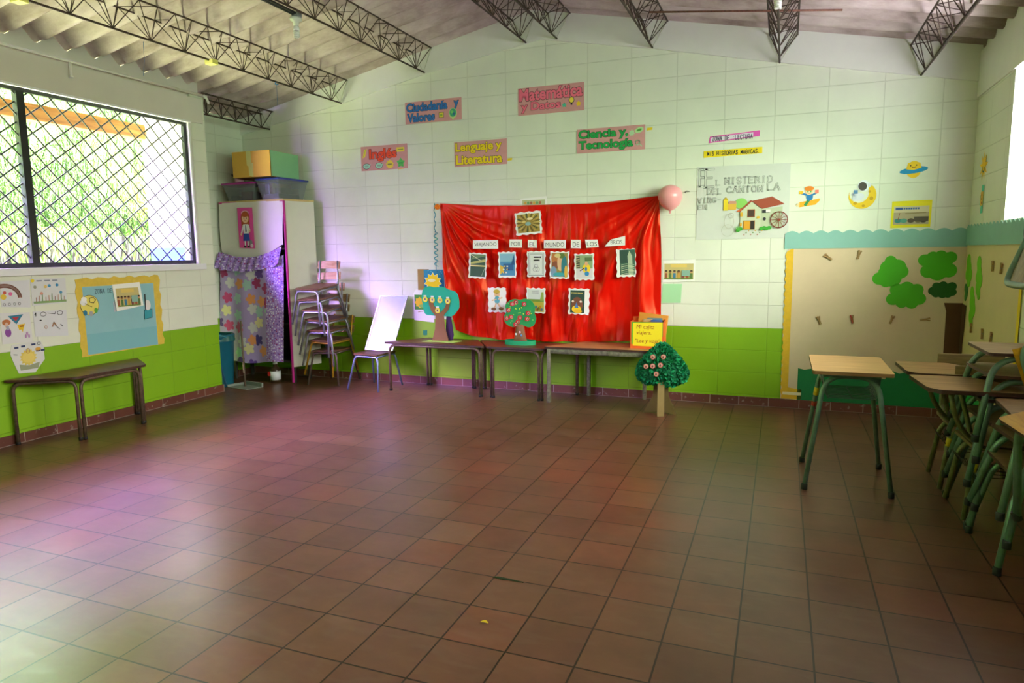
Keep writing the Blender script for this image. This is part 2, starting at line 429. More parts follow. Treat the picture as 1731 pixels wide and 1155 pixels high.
# infill between beam and the underside of the sheets
WL = 0.2345; WA = 0.047
def wave(y): return WA * sin(2 * pi * (y + 2.571) / WL - pi / 2)
b = MB()
n = 260
prev = None
for i in range(n + 1):
    y = FRONT_Y + (ALC_Y - .03 - FRONT_Y) * i / n
    v0 = b.bm.verts.new((WALL_X - .03, y, 2.83)); v1 = b.bm.verts.new((WALL_X - .03, y, roof_z(WALL_X) + wave(y) + .004))
    if prev: b.face([prev[0], v0, v1, prev[1]], mat_cream)
    prev = (v0, v1)
struct(b.build('wall_left_infill'))
# alcove behind the pier
b = MB()
b.box((ALC_X - .15, ALC_Y - .16, 0), (ALC_X, 0.0, 2.87), mat_wall_y)
b.box((ALC_X, ALC_Y - .16, 0), (WALL_X - .0005, ALC_Y, 2.87), mat_wall_x)
struct(b.build('wall_alcove'))
# blue skirting painted on the outside of the alcove
b = MB(); b.box((ALC_X - .151, ALC_Y - .164, 0), (WALL_X - T - .01, ALC_Y - .1605, 1.45), M('1238B0', .6, name='blue_paint'))
b.box((ALC_X - .151, ALC_Y - .164, 1.45), (WALL_X - T - .01, ALC_Y - .1605, 2.82), M('F4F4F4', .7, name='white_paint'))
struct(b.build('trim_2'))
# window sill ledge
b = MB(); b.box((WALL_X - T, -4.47, WIN_Z0 - .055), (WALL_X + .035, ALC_Y - .13, WIN_Z0), M('E9E8EE', .5, name='sill_paint'))
struct(b.build('trim_3'))
# right wall with windows
RW0, RW1 = 1.53, 2.47
b = MB()
TR = 0.22
def rwbox(y0, y1, z0, z1, m=mat_wall_y): b.box((RIGHT_X, y0, z0), (RIGHT_X + TR, y1, z1), m)
rwbox(FRONT_Y, 0, 0, RW0); rwbox(-0.90, 0, RW0, RW1); rwbox(-4.3, -3.7, RW0, RW1); rwbox(FRONT_Y, -7.1, RW0, RW1)
b.box((RIGHT_X - .012, FRONT_Y, RW1), (RIGHT_X + TR, 0, 2.80), mat_beam)
struct(b.build('wall_right'))
b = MB(); b.prism([(0, 0), (0.0, .10), (-.0, .16)], 0, 1, mat_beam) if False else None
b.box((RIGHT_X + .02, FRONT_Y, 2.78), (RIGHT_X + TR, 0, roof_z(RIGHT_X) + .06), mat_beam); struct(b.build('wall_right_infill'))
# front wall behind the camera
b = MB()
b.box((-1.4, FRONT_Y - .16, 0), (6.05, FRONT_Y, 3.5), mat_wall_x)
struct(b.build('wall_front'))
# baseboards
b = MB(); b.box((ALC_X, -.012, 0), (RIGHT_X, 0.0, .075), mat_base); struct(b.build('baseboard_back'))
b = MB(); b.box((WALL_X, FRONT_Y, 0), (WALL_X + .012, ALC_Y, .072), mat_base); b.box((ALC_X, ALC_Y, 0), (WALL_X + .012, ALC_Y + .012, .072), mat_base); b.box((ALC_X, ALC_Y + .012, 0), (ALC_X + .012, -.012, .072), mat_base); struct(b.build('baseboard_left'))
b = MB(); b.box((RIGHT_X - .012, FRONT_Y, 0), (RIGHT_X, -.012, .075), mat_base); struct(b.build('baseboard_right'))
# roof of corrugated sheets: two slopes
def sheet_roof(name, x0, x1, dz, nx=2):
    b = MB()
    ny = 700; y0, y1 = FRONT_Y - .3, 0.35
    def row(off):
        return [[b.bm.verts.new((x0 + (x1 - x0) * i / nx, y0 + (y1 - y0) * j / ny,
                 roof_z(x0 + (x1 - x0) * i / nx) + wave(y0 + (y1 - y0) * j / ny) + dz + off)) for j in range(ny + 1)] for i in range(nx + 1)]
    A, B_ = row(0), row(.012)
    for i in range(nx):
        for j in range(ny):
            b.face([A[i][j], A[i][j + 1], A[i + 1][j + 1], A[i + 1][j]], mat_roof, True)
            b.face([B_[i][j], B_[i + 1][j], B_[i + 1][j + 1], B_[i][j + 1]], mat_roof, True)
    for i in (0, nx):
        for j in range(ny): b.face([A[i][j], A[i][j + 1], B_[i][j + 1], B_[i][j]], mat_roof)
    return struct(b.build(name))
sheet_roof('ceiling', -0.66, RIDGE_X, 0.0)
sheet_roof('ceiling_right', RIDGE_X, 6.6, 0.0)
sheet_roof('ceiling_eave', -1.62, -0.60, 0.016)
# a lap in the sheets halfway up each slope
# window frames
mat_black = M('1B211F', .4, name='black_paint', noise=.2, nscale=30)
def window(name, plane_x, y0, y1, z0, z1, mull, rods=True, bar=.035):
    b = MB()
    for (ya, yb, za, zb) in ((y0, y1, z0, z0 + bar), (y0, y1, z1 - bar, z1), (y0, y0 + bar, z0 + bar, z1 - bar), (y1 - bar, y1, z0 + bar, z1 - bar)):
        b.box((plane_x - .018, ya, za), (plane_x + .018, yb, zb), mat_black)
    for ym in mull: b.box((plane_x - .026, ym - .028, z0 + bar), (plane_x + .026, ym + .028, z1 - bar), mat_black)
    w = struct(b.build(name))
    if rods:
        g = MB()
        def clip(y_at, slope):
            # line z = z0 + slope*(y - y_at)
            P = []
            for zz in (z0 + .01, z1 - .01):
                y = y_at + (zz - z0) / slope
                if y0 <= y <= y1: P.append((y, zz))
            for yy in (y0 + .01, y1 - .01):
                z = z0 + slope * (yy - y_at)
                if z0 <= z <= z1: P.append((yy, z))
            return P[:2] if len(P) >= 2 else None
        for k in range(-40, 60):
            for sl, x_, ph in ((-1.08, plane_x + .004, -2.644), (0.76, plane_x - .004, -2.66)):
                zref = 2.58
                y_at = ph + k * 0.1385 * (1.0 if sl < 0 else 1.40) - (zref - z0) / sl
                q = clip(y_at, sl)
                if q: g.tube([(x_, q[0][0], q[0][1]), (x_, q[1][0], q[1][1])], .0058, mat_black, 6, cap=False)
        g.build('grille', w)
    return w
window('window_1', WALL_X - .045, -4.45, ALC_Y - .195, WIN_Z0, WIN_Z1 - .002, (-2.735,))
window('window_2', WALL_X - .045, -7.6, -4.75, WIN_Z0, WIN_Z1 - .002, (-6.2,))
window('window_3', RIGHT_X + .15, -3.7, -0.90, RW0, RW1, (-2.3,), False)
window('window_4', RIGHT_X + .15, -7.1, -4.3, RW0, RW1, (-5.7,), False)
# white putty reveal round the left window
b = MB(); mp_ = M('F1F0F4', .5, name='reveal_paint')
b.box((WALL_X - .1, ALC_Y - .197, WIN_Z0), (WALL_X - .002, ALC_Y - .18, WIN_Z1), mp_); b.box((WALL_X - .02, -4.45, WIN_Z1 - .012), (WALL_X + .0125, ALC_Y - .18, WIN_Z1 + .004), mp_); struct(b.build('trim_4'))
# conduit pipe along the left beam
b = MB(); mw = M('E8E6E0', .45, name='white_pvc')
b.tube([(WALL_X + .03, -4.5, 2.862), (WALL_X + .03, -1.0, 2.876)], .011, mw)
b.tube([(WALL_X + .03, -2.36, 2.865), (WALL_X + .03, -2.36, 2.755)], .011, mw); b.tube([(WALL_X + .03, -2.36, 2.765), (WALL_X + .03, -2.36, 2.75)], .016, mw)
b.tube([(WALL_X + .03, -1.05, 2.876), (WALL_X + .05, -1.02, 2.85), (WALL_X + .05, -1.0, 2.81)], .012, mw)
tag(b.build('conduit_pipe'), 'white conduit pipe with a short dropper along the beam above the left window', 'pipe')

# ------------------------------------------------------------------ outside the left windows
mat_hill = M('4A6428', 1, name='hill_soil', noise=.4, nscale=2.5)
b = MB()
def hill(u, v):
    y = -12 + 22 * v; x = -2.6 - 9 * u
    return (x, y, 1.58 + 7.5 * u ** .9 + .25 * sin(3.1 * y + 5 * x) * min(1, u * 6) + .12 * sin(7 * y + 3 * x) * min(1, u * 6))
b.grid(lambda u, v: hill(1 - u, v), 40, 60, mat_hill); struct(b.build('hill'))
mat_stone = M('4E4B48', .95, name='old_stone', noise=.45, nscale=7, bump=.6)
b = MB(); b.box((-2.62, -12, -.1), (-2.4, 10, 1.30), mat_stone); b.box((-2.62, -12, 1.30), (-2.46, 10, 1.60), mat_stone); struct(b.build('retaining_wall'))
b = MB(); b.box((-2.41, -12, -.2), (-.885, ALC_Y - .18, 0.0), M('B5B2A8', .9, name='path_cement', noise=.3, nscale=4)); struct(b.build('path'))
b = MB(); b.box((6.05, -12, -.2), (14, 10, 0.0), M('6E6C68', .9, name='yard_cement', noise=.3, nscale=4)); struct(b.build('yard_ground'))
b = MB(); b.rbox((-1.40, -9, 2.49), (-1.29, -1.20, 2.625), wood('8A5A2A', 'B98345', .7, 3, 1, 'rough_timber'), .006)
tag(b.build('eave_beam'), 'rough brown timber beam under the eave outside the left window', 'beam', kind='structure')
# grass on the hill
rg = random.Random(3)
gm = [M(h, .8, name='grass_blade') for h in ('3A5A14', '4E7020', '2C4E10', '8A9048')]
b = MB()
for i in range(34000):
    u = rg.random() ** 1.6 * .62; v = .30 + .48 * rg.random()
    x, y, z = hill(u, v); x += rg.uniform(-.05, .05)
    h = rg.uniform(.08, .34); a = rg.uniform(0, 2 * pi); w = rg.uniform(.0025, .007)
    sp_ = rg.uniform(.3, 1.1); dx, dy = cos(a) * h * sp_, sin(a) * h * sp_
    px_, py_ = -sin(a) * w, cos(a) * w
    dry = sin(y * 1.7 + 2.2 * u * 9) + sin(y * .9 - u * 14 + 1) + rg.uniform(-.8, .8)
    m = gm[3] if dry > .7 else gm[int(rg.random() * 3)]
    v0 = b.bm.verts.new((x - px_, y - py_, z - .03)); v1 = b.bm.verts.new((x + px_, y + py_, z - .03))
    v2 = b.bm.verts.new((x + dx * .45 + px_ * .8, y + dy * .45 + py_ * .8, z + h * .75)); v3 = b.bm.verts.new((x + dx * .45 - px_ * .8, y + dy * .45 - py_ * .8, z + h * .75))
    v4 = b.bm.verts.new((x + dx, y + dy, z + h * (.8 if rg.random() < .6 else .5)))
    b.face([v0, v1, v2, v3], m); b.face([v3, v2, v4], m)
for i in range(520):   # tufts hanging over the stone wall
    y = rg.uniform(-6, 1.5); x = -2.44 + rg.uniform(-.1, .06); z = 1.60
    L_ = rg.uniform(.1, .45); w = rg.uniform(.004, .008); q = rg.uniform(-.25, .25)
    m = gm[int(rg.random() * 4)]
    P = [(x - .05, y, z), (x + .07, y + q * .3, z + .07), (x + .10, y + q * .7, z - L_ * .5), (x + .09, y + q, z - L_)]
    for k in range(3):
        v = [b.bm.verts.new((P[k][0], P[k][1] - w, P[k][2])), b.bm.verts.new((P[k][0], P[k][1] + w, P[k][2])), b.bm.verts.new((P[k + 1][0], P[k + 1][1] + w, P[k + 1][2])), b.bm.verts.new((P[k + 1][0], P[k + 1][1] - w, P[k + 1][2]))]
        b.face(v, m)
tag(b.build('hillside_grass'), 'sunlit long grass on the hillside and stone wall outside the left window', 'grass', kind='stuff')

# ------------------------------------------------------------------ lettering and flat drawing
_TXT = {}
def text_mesh(body, offset=0.0, shear=0.0, res=3):
    key = (body, offset, shear)
    if key in _TXT: return _TXT[key]
    cu = bpy.data.curves.new('lettering', 'FONT')
    cu.body = body; cu.size = 1.0; cu.fill_mode = 'FRONT'; cu.resolution_u = res
    cu.offset = offset; cu.shear = shear
    ob = bpy.data.objects.new('lettering', cu)
    me = ob.to_mesh()
    vs = [tuple(v.co) for v in me.vertices]; fs = [tuple(p.vertices) for p in me.polygons]
    ob.to_mesh_clear(); bpy.data.objects.remove(ob); bpy.data.curves.remove(cu)
    _TXT[key] = (vs, fs)
    return vs, fs

SERIF = {
 'A': [((0, 0), (.5, 1)), ((.5, 1), (1, 0)), ((.2, .35), (.8, .35))], 'B': [((.1, 0), (.1, 1)), ((.1, 1), (.7, 1), (.85, .75), (.7, .53), (.1, .53)), ((.7, .53), (.92, .27), (.7, 0), (.1, 0))],
 'C': [((.92, .78), (.7, 1), (.35, 1), (.06, .7), (.06, .3), (.35, 0), (.7, 0), (.92, .22))], 'D': [((.1, 0), (.1, 1), (.55, 1), (.92, .7), (.92, .3), (.55, 0), (.1, 0))],
 'E': [((.1, 0), (.1, 1)), ((.1, 1), (.85, 1)), ((.1, .52), (.7, .52)), ((.1, 0), (.88, 0))], 'F': [((.1, 0), (.1, 1)), ((.1, 1), (.85, 1)), ((.1, .52), (.7, .52))],
 'G': [((.92, .78), (.7, 1), (.35, 1), (.06, .7), (.06, .3), (.35, 0), (.7, 0), (.92, .2), (.92, .45), (.6, .45))], 'H': [((.1, 0), (.1, 1)), ((.9, 0), (.9, 1)), ((.1, .5), (.9, .5))],
 'I': [((.5, 0), (.5, 1))], 'L': [((.1, 1), (.1, 0)), ((.1, 0), (.88, 0))], 'M': [((.05, 0), (.1, 1)), ((.1, 1), (.5, .25)), ((.5, .25), (.9, 1)), ((.9, 1), (.95, 0))],
 'N': [((.1, 0), (.1, 1)), ((.1, 1), (.9, 0)), ((.9, 0), (.9, 1))], 'O': [((.5, 1), (.2, .92), (.05, .6), (.05, .4), (.2, .08), (.5, 0), (.8, .08), (.95, .4), (.95, .6), (.8, .92), (.5, 1))],
 'R': [((.1, 0), (.1, 1)), ((.1, 1), (.7, 1), (.88, .76), (.7, .5), (.1, .5)), ((.5, .5), (.92, 0))], 'S': [((.88, .8), (.65, 1), (.3, 1), (.1, .78), (.25, .56), (.75, .44), (.9, .22), (.7, 0), (.3, 0), (.1, .2))],
 'T': [((.5, 0), (.5, 1)), ((.05, 1), (.95, 1))], 'U': [((.1, 1), (.1, .3), (.3, 0), (.7, 0), (.9, .3), (.9, 1))], 'V': [((.03, 1), (.5, 0)), ((.5, 0), (.97, 1))],
 'X': [((.05, 0), (.95, 1)), ((.05, 1), (.95, 0))], 'Y': [((.5, 0), (.5, .5)), ((.5, .5), (.05, 1)), ((.5, .5), (.95, 1))], 'Z': [((.08, 1), (.92, 1), (.08, 0), (.92, 0))],
 '.': [((.35, .02), (.45, .02))], '-': [((.2, .5), (.8, .5))], ':': [((.4, .1), (.5, .1)), ((.4, .7), (.5, .7))],
}
class Draw:
    """a thin sheet in its own XY plane, seen from +Z, with flat pictures laid on it in layers"""
    def __init__(s, t=0.002):
        s.b = MB(); s.t = t; s.k = 0
    def z(s):
        s.k += 1
        return s.t + 0.00035 * s.k
    def base(s, pts, m, side=None): s.b.prism(pts, 0, s.t, m, None, side)
    def base_rect(s, w, h, m, jag=0.0, n=0, skew=0.0, seed=1):
        if not n:
            s.base([(0, 0), (w, skew), (w, h + skew), (0, h)], m); return
        r = random.Random(seed); P = []
        n = n * 2; ph = r.uniform(0, 6); k = 0.75
        for i in range(n): P.append((w * i / n, jag * sin(i * k + ph) + r.uniform(-.2, .2) * jag))
        for i in range(n): P.append((w + jag * sin(i * k + 1 + ph), h * i / n))
        for i in range(n): P.append((w - w * i / n, h + jag * sin(i * k + 2 + ph)))
        for i in range(n): P.append((jag * sin(i * k + .5 + ph), h - h * i / n))
        s.base(P, m)
    def poly(s, pts, m, z=None): s.b.poly(pts, z or s.z(), m)
    def rect(s, x0, y0, x1, y1, m): s.poly([(x0, y0), (x1, y0), (x1, y1), (x0, y1)], m)
    def ell(s, cx, cy, rx, ry, m, n=20, a=0.0):
        s.poly([(cx + rx * cos(2 * pi * i / n) * cos(a) - ry * sin(2 * pi * i / n) * sin(a), cy + rx * cos(2 * pi * i / n) * sin(a) + ry * sin(2 * pi * i / n) * cos(a)) for i in range(n)], m)
    def star(s, cx, cy, r0, r1, k, m, a0=pi / 2):
        s.poly([(cx + (r1 if i % 2 else r0) * cos(a0 + pi * i / k), cy + (r1 if i % 2 else r0) * sin(a0 + pi * i / k)) for i in range(2 * k)], m)
    def line(s, pts, w, m, z=None):
        z = z or s.z()
        for (x0, y0), (x1, y1) in zip(pts[:-1], pts[1:]):
            L_ = hypot(x1 - x0, y1 - y0) or 1e-6; nx, ny = -(y1 - y0) / L_ * w / 2, (x1 - x0) / L_ * w / 2
            ex, ey = (x1 - x0) / L_ * w * .3, (y1 - y0) / L_ * w * .3
            s.b.poly([(x0 - nx - ex, y0 - ny - ey), (x1 - nx + ex, y1 - ny + ey), (x1 + nx + ex, y1 + ny + ey), (x0 + nx - ex, y0 + ny - ey)], z, m)
    def ring(s, cx, cy, rx, ry, w, m, n=24, a0=0, a1=2 * pi):
        s.line([(cx + rx * cos(a0 + (a1 - a0) * i / n), cy + ry * sin(a0 + (a1 - a0) * i / n)) for i in range(n + 1)], w, m)
    def text(s, body, x0, y0, x1, y1, m, outline=None, fat=0.0, ofat=0.03, shear=0.0, rot=0.0):
        """plain or swollen letters fitted to a box; with outline a wider copy lies beneath"""
        vs0, _ = text_mesh(body, fat, shear)
        xs = [v[0] for v in vs0]; ys = [v[1] for v in vs0]
        sx = (x1 - x0) / (max(xs) - min(xs)); sy = (y1 - y0) / (max(ys) - min(ys)); ox, oy = min(xs), min(ys)
        for mm, off in (((outline, fat + ofat), (m, fat)) if outline else ((m, fat),)):
            vs, fs = text_mesh(body, off, shear); z = s.z()
            V = []
            for v in vs:
                x, y = (v[0] - ox) * sx, (v[1] - oy) * sy
                V.append(s.b.bm.verts.new((x0 + x * cos(rot) - y * sin(rot), y0 + x * sin(rot) + y * cos(rot), z)))
            for f in fs:
                s.b.face([V[i] for i in f], mm)
    def serif(s, body, x0, y0, x1, y1, m, w=0.16, hollow=None, hw=0.5, serifs=True, gap=0.55):
        n = len(body); cw = (x1 - x0) / (n + (n - 1) * gap * .5)
        h = y1 - y0
        segs = []
        for i, ch in enumerate(body):
            if ch not in SERIF: continue
            bx = x0 + i * cw * (1 + gap * .5)
            for st in SERIF[ch]:
                segs.append([(bx + px * cw, y0 + py * h) for px, py in st])
                if serifs and ch not in 'COGS.-:':
                    for px, py in (st[0], st[-1]):
                        if py in (0, 1) and abs(st[0][0] - st[-1][0]) < .6:
                            segs.append([(bx + (px - .13) * cw, y0 + py * h), (bx + (px + .13) * cw, y0 + py * h)])
        W_ = w * h
        z = s.z()
        for g in segs: s.line(g, W_, m, z)
        if hollow:
            z = s.z()
            for g in segs: s.line(g, W_ * hw, hollow, z)
    def build(s, name, parent=None, loc=None, rot=None): return s.b.build(name, parent, loc, rot)

# ------------------------------------------------------------------ open-web roof joists
mat_rust = M('4A3A30', .7, .3, name='rusty_rod', noise=.4, nscale=40)
mat_whitesteel = M('CFCFC2', .6, name='limed_rod')
def joist_proto():
    t = thing('roof_joist', '', 'roof joist')
    Ln = 8.3; HJ = 0.213
    def rod(name, x, z, r):
        b = MB(); b.tube([(x, -.01, z), (x, -Ln, z)], r, mat_rust, 7); return b.build(name, t)
    rod('bottom_chord', 0, 0, .008); rod('top_chord', -.105, HJ, .007); rod('top_chord', .105, HJ, .007)
    b = MB(); n = 27; st = Ln / n
    for i in range(n):
        y = -.02 - i * st
        for sx in (-1, 1):
            b.tube([(sx * .105, y - st * .5, HJ), (0, y - st * .5, 0)], .0034, mat_rust, 5, False)
            b.tube([(sx * .105, y, HJ), (0, y - st * .5, 0)], .0036, mat_rust, 5, False); b.tube([(0, y - st * .5, 0), (sx * .105, y - st, HJ)], .0036, mat_rust, 5, False)
        b.tube([(-.105, y, HJ + .004), (.105, y - st * .5, HJ + .004)], .0034, mat_rust, 5, False); b.tube([(.105, y - st * .5, HJ + .004), (-.105, y - st, HJ + .004)], .0034, mat_rust, 5, False)
    b.build('lattice', t)
    b = MB(); b.tube([(-.105, -.012, HJ), (0, -.03, 0), (.105, -.012, HJ)], .006, mat_whitesteel, 6); b.build('end_strap', t)
    return t
JO = [(0.161, 2.925, 'first steel lattice roof joist right of the alcove, ending above the stacked chairs'), (1.15, 3.130, 'steel lattice roof joist that the spiral bulb with grey conduit hangs beside'),
      (2.22, 3.285, 'steel lattice roof joist just left of the roof ridge'), (2.52, 3.285, 'steel lattice roof joist just right of the roof ridge'), (3.388, 3.105, 'steel lattice roof joist bearing on the gable above the pink balloon'),
      (4.423, 2.868, 'steel lattice roof joist that carries the rusty cross bar and a bulb'), (5.438, 2.668, 'steel lattice roof joist nearest the right wall')]
j0 = joist_proto()
for i, (x, z, lb) in enumerate(JO):
    sl = (0.185 if x < RIDGE_X else -0.212)
    o = j0 if i == 0 else dup(j0, (0, 0, 0), (0, 0, 0))
    o.location = (x, -.022, z); o.rotation_euler = (0, -math.atan(sl) * .5, 0)
    tag(o, lb, 'roof joist', 'lattice joists under the corrugated roof')
# short joist over the alcove
t = thing('eave_joist', 'short limed steel lattice joist above the cabinet alcove', 'roof joist', (-.80, -.01, 2.735))
b = MB()
for x, z in ((0, 0), (-.09, .17), (.06, .18)): b.tube([(x, -.005, z), (x, -1.0, z)], .008, mat_rust, 6)
b.build('chord', t); b = MB()
for i in range(5):
    y = -.03 - i * .19
    for x, z in ((-.09, .17), (.06, .18)):
        b.tube([(x, y, z), (0, y - .1, 0)], .0045, mat_rust, 5, False); b.tube([(0, y - .1, 0), (x, y - .19, z)], .0045, mat_rust, 5, False)
b.build('lattice', t); b = MB()
for y in (-.01, -.97):
    b = MB(); b.tube([(-.09, y, .17), (0, y, 0), (.06, y, .18)], .007, mat_whitesteel, 6)
    if y > -.5: b.tube([(.06, -.01, .18), (0.0, -.12, 0)], .006, mat_whitesteel, 6)
    b.build('end_strap', t)
# rusty bar laid across the joist
b = MB(); b.tube([(3.52, -.9, 3.115), (4.82, -.9, 2.955)], .007, M('7A5240', .8, .2, name='rebar', noise=.5, nscale=60), 8)
tag(b.build('steel_bar'), 'rusty ribbed steel bar laid across the joist beside the right-hand bulb', 'bar')
# bulbs
mat_bulb = M('EDEFE6', .25, name='bulb_glass', coat=.3); mat_porc = M('E4E8DA', .35, name='porcelain')
def bulb(name, label, loc, conduit):
    t = thing(name, label, 'light bulb', loc); t.scale = (.78, .78, .78)
    b = MB(); b.lathe([(.002, .07), (.05, .07), (.058, .06), (.055, .045), (.03, .03), (.026, .0), (.018, -.005)], mat_porc); b.build('lamp_holder', t)
    b = MB(); b.lathe([(.018, -.002), (.026, -.012), (.03, -.035), (.031, -.05)], mat_bulb); b.build('ballast', t)
    b = MB()
    P = [(.021 * cos(a), .021 * sin(a), -.055 - .058 * a / (2 * pi * 4)) for a in [2 * pi * 4 * i / 90 for i in range(91)]]
    b.tube(P, .0085, mat_bulb, 7); b.build('spiral_tube', t)
    if conduit:
        b = MB(); b.rbox((-.03, -.03, .071), (.05, .03, .12), M('7C8080', .6, name='grey_box'), .006); b.build('junction_box', t)
        b = MB(); b.tube([(-.01, -.03, .10), (-.012, -4.2, .11)], .014, M('3A3C3E', .5, name='grey_conduit')); b.tube([(.018, -.03, .105), (.016, -4.2, .115)], .012, M('3A3C3E', .5, name='grey_conduit')); b.build('conduit', t)
    return t
bulb('spiral_bulb', 'white spiral bulb in a porcelain holder at the end of a dark conduit', (1.075, -1.86, 3.055), True)
bulb('spiral_bulb', 'white spiral bulb hung under the joist with the rusty cross bar', (4.425, -1.63, 2.880), False)
# bits of string and tape tied to the joists
b = MB(); ms = M('3E6FA0', .8, name='blue_string')
b.tube([(.165, -1.02, 2.90), (.17, -1.03, 2.79), (.163, -1.02, 2.72)], .002, ms, 4); b.tube([(.165, -1.03, 2.925), (.15, -1.02, 2.905), (.18, -1.02, 2.9)], .007, ms, 5)
tag(b.build('string'), 'blue string tied round the joist above the cabinet', 'string')
b = MB(); b.tube([(.165, -2.42, 2.90), (.172, -2.43, 2.77), (.163, -2.44, 2.66)], .002, ms, 4)
tag(b.build('string'), 'thin grey-blue string dangling from the joist above the window', 'string')
mt = M('E8E27A', .6, name='yellow_tape')
for (y, lb) in ((-1.78, 'scrap of yellow paper stuck on the joist above the right end of the window'), (-3.28, 'scrap of yellow paper on the joist at the upper left corner')):
    b = MB(); b.box((.12, y - .03, 2.895), (.20, y + .03, 2.93), mt); tag(b.build('paper_scrap'), lb, 'scrap')

# ------------------------------------------------------------------ tables
mat_wood_dk = wood('4A2A18', '7A4A2C', .38, 5, 0, 'brown_tabletop'); mat_edge = wood('2E1A10', '503020', .5, 8, 0, 'dark_edge')
mat_wood_lt = wood('9A6E44', 'C09868', .4, 5, 0, 'pale_tabletop')
mat_steel_br = M('6A5846', .5, .35, name='worn_brown_steel', noise=.5, nscale=30)
mat_steel_gr = M('7D7C62', .55, .2, name='chipped_steel', noise=.6, nscale=35)
def rounded(pts, r, seg=4):
    P = [Vector((x, y, 0)) for x, y in pts]; out = []; n = len(P)
    for i in range(n):
        p, a, b = P[i], P[i - 1], P[(i + 1) % n]
        s0 = p + (a - p).normalized() * r; s1 = p + (b - p).normalized() * r
        for k in range(seg + 1):
            q = k / seg; v = s0 * (1 - q) ** 2 + p * 2 * q * (1 - q) + s1 * q * q; out.append((v.x, v.y))
    return out
def inset(pts, d):
    n = len(pts); cx = sum(p[0] for p in pts) / n; cy = sum(p[1] for p in pts) / n; out = []
    for x, y in pts:
        L_ = hypot(x - cx, y - cy); out.append((x - (x - cx) / L_ * d, y - (y - cy) / L_ * d))
    return out
def trapezoid_table(label, pts, h, mat_top, legmat, loc, rot=0.0, apron=False, r=.03):
    t = thing('classroom_table', label, 'table', loc, (0, 0, rot), None)
    b = MB(); b.prism(rounded(pts, r), h - .018, h, mat_top, None, mat_edge); b.build('tabletop', t)
    ip = inset(pts, .045)
    n = len(ip)
    if apron:
        for i in range(n):
            (x0, y0), (x1, y1) = ip[i], ip[(i + 1) % n]
            b = MB(); d = Vector((x1 - x0, y1 - y0, 0)); L_ = d.length; d.normalize(); a = atan2(d.y, d.x)
            mm = Matrix.Translation((x0, y0, 0)) @ Matrix.Rotation(a, 4, 'Z')
            b.rbox((-.012, -.012, h - .062), (L_ + .012, .012, h - .0185), legmat, .003, mm, 1); b.build('apron', t)
        for x, y in ip:
            b = MB(); b.rbox((x - .016, y - .016, 0), (x + .016, y + .016, h - .02), legmat, .004); b.build('leg', t)
        return t
    for i in range(n):
        (x0, y0), (x1, y1) = ip[i], ip[(i + 1) % n]
        d = Vector((x1 - x0, y1 - y0, 0)).normalized(); q = Vector((-d.y, d.x, 0)) * .0
        a0, a1 = Vector((x0, y0, 0)) + d * .017, Vector((x1, y1, 0)) - d * .017
        b = MB(); b.tube([a0 + Vector((0, 0, .0)), a0 + Vector((0, 0, h - .032)), a1 + Vector((0, 0, h - .032)), a1], .0125, legmat, 9, fillet=.07)
        for e in (a0, a1): b.lathe([(.015, 0), (.015, .02), (.0126, .022)], M('1E1A18', .7, name='rubber'), 10, Matrix.Translation((e.x, e.y, 0)))
        b.build('leg_frame', t)
    return t
trapezoid_table('brown trapezoid table carrying the teal paper tree, beside the whiteboard chair', [(.835, -.455), (1.935, -.455), (1.68, -.035), (1.09, -.035)], .492, mat_wood_dk, mat_steel_br, (0, 0, 0))
trapezoid_table('small brown trapezoid table under the apple tree on its green tray', [(1.955, -.455), (2.515, -.455), (2.775, -.035), (1.70, -.035)], .490, mat_wood_dk, mat_steel_br, (0, 0, 0))
trapezoid_table('paler trapezoid table with steel apron carrying the yellow book box', [(2.53, -.475), (3.66, -.475), (3.40, -.035), (2.80, -.035)], .515, mat_wood_lt, mat_steel_gr, (0, 0, 0), 0.0, True, .012)
trapezoid_table('half-hexagon brown table standing against the left wall under the drawings', [(-.70, -3.10), (-.31, -2.83), (-.31, -2.22), (-.70, -1.98)], .487, mat_wood_dk, mat_steel_br, (0, 0, 0))

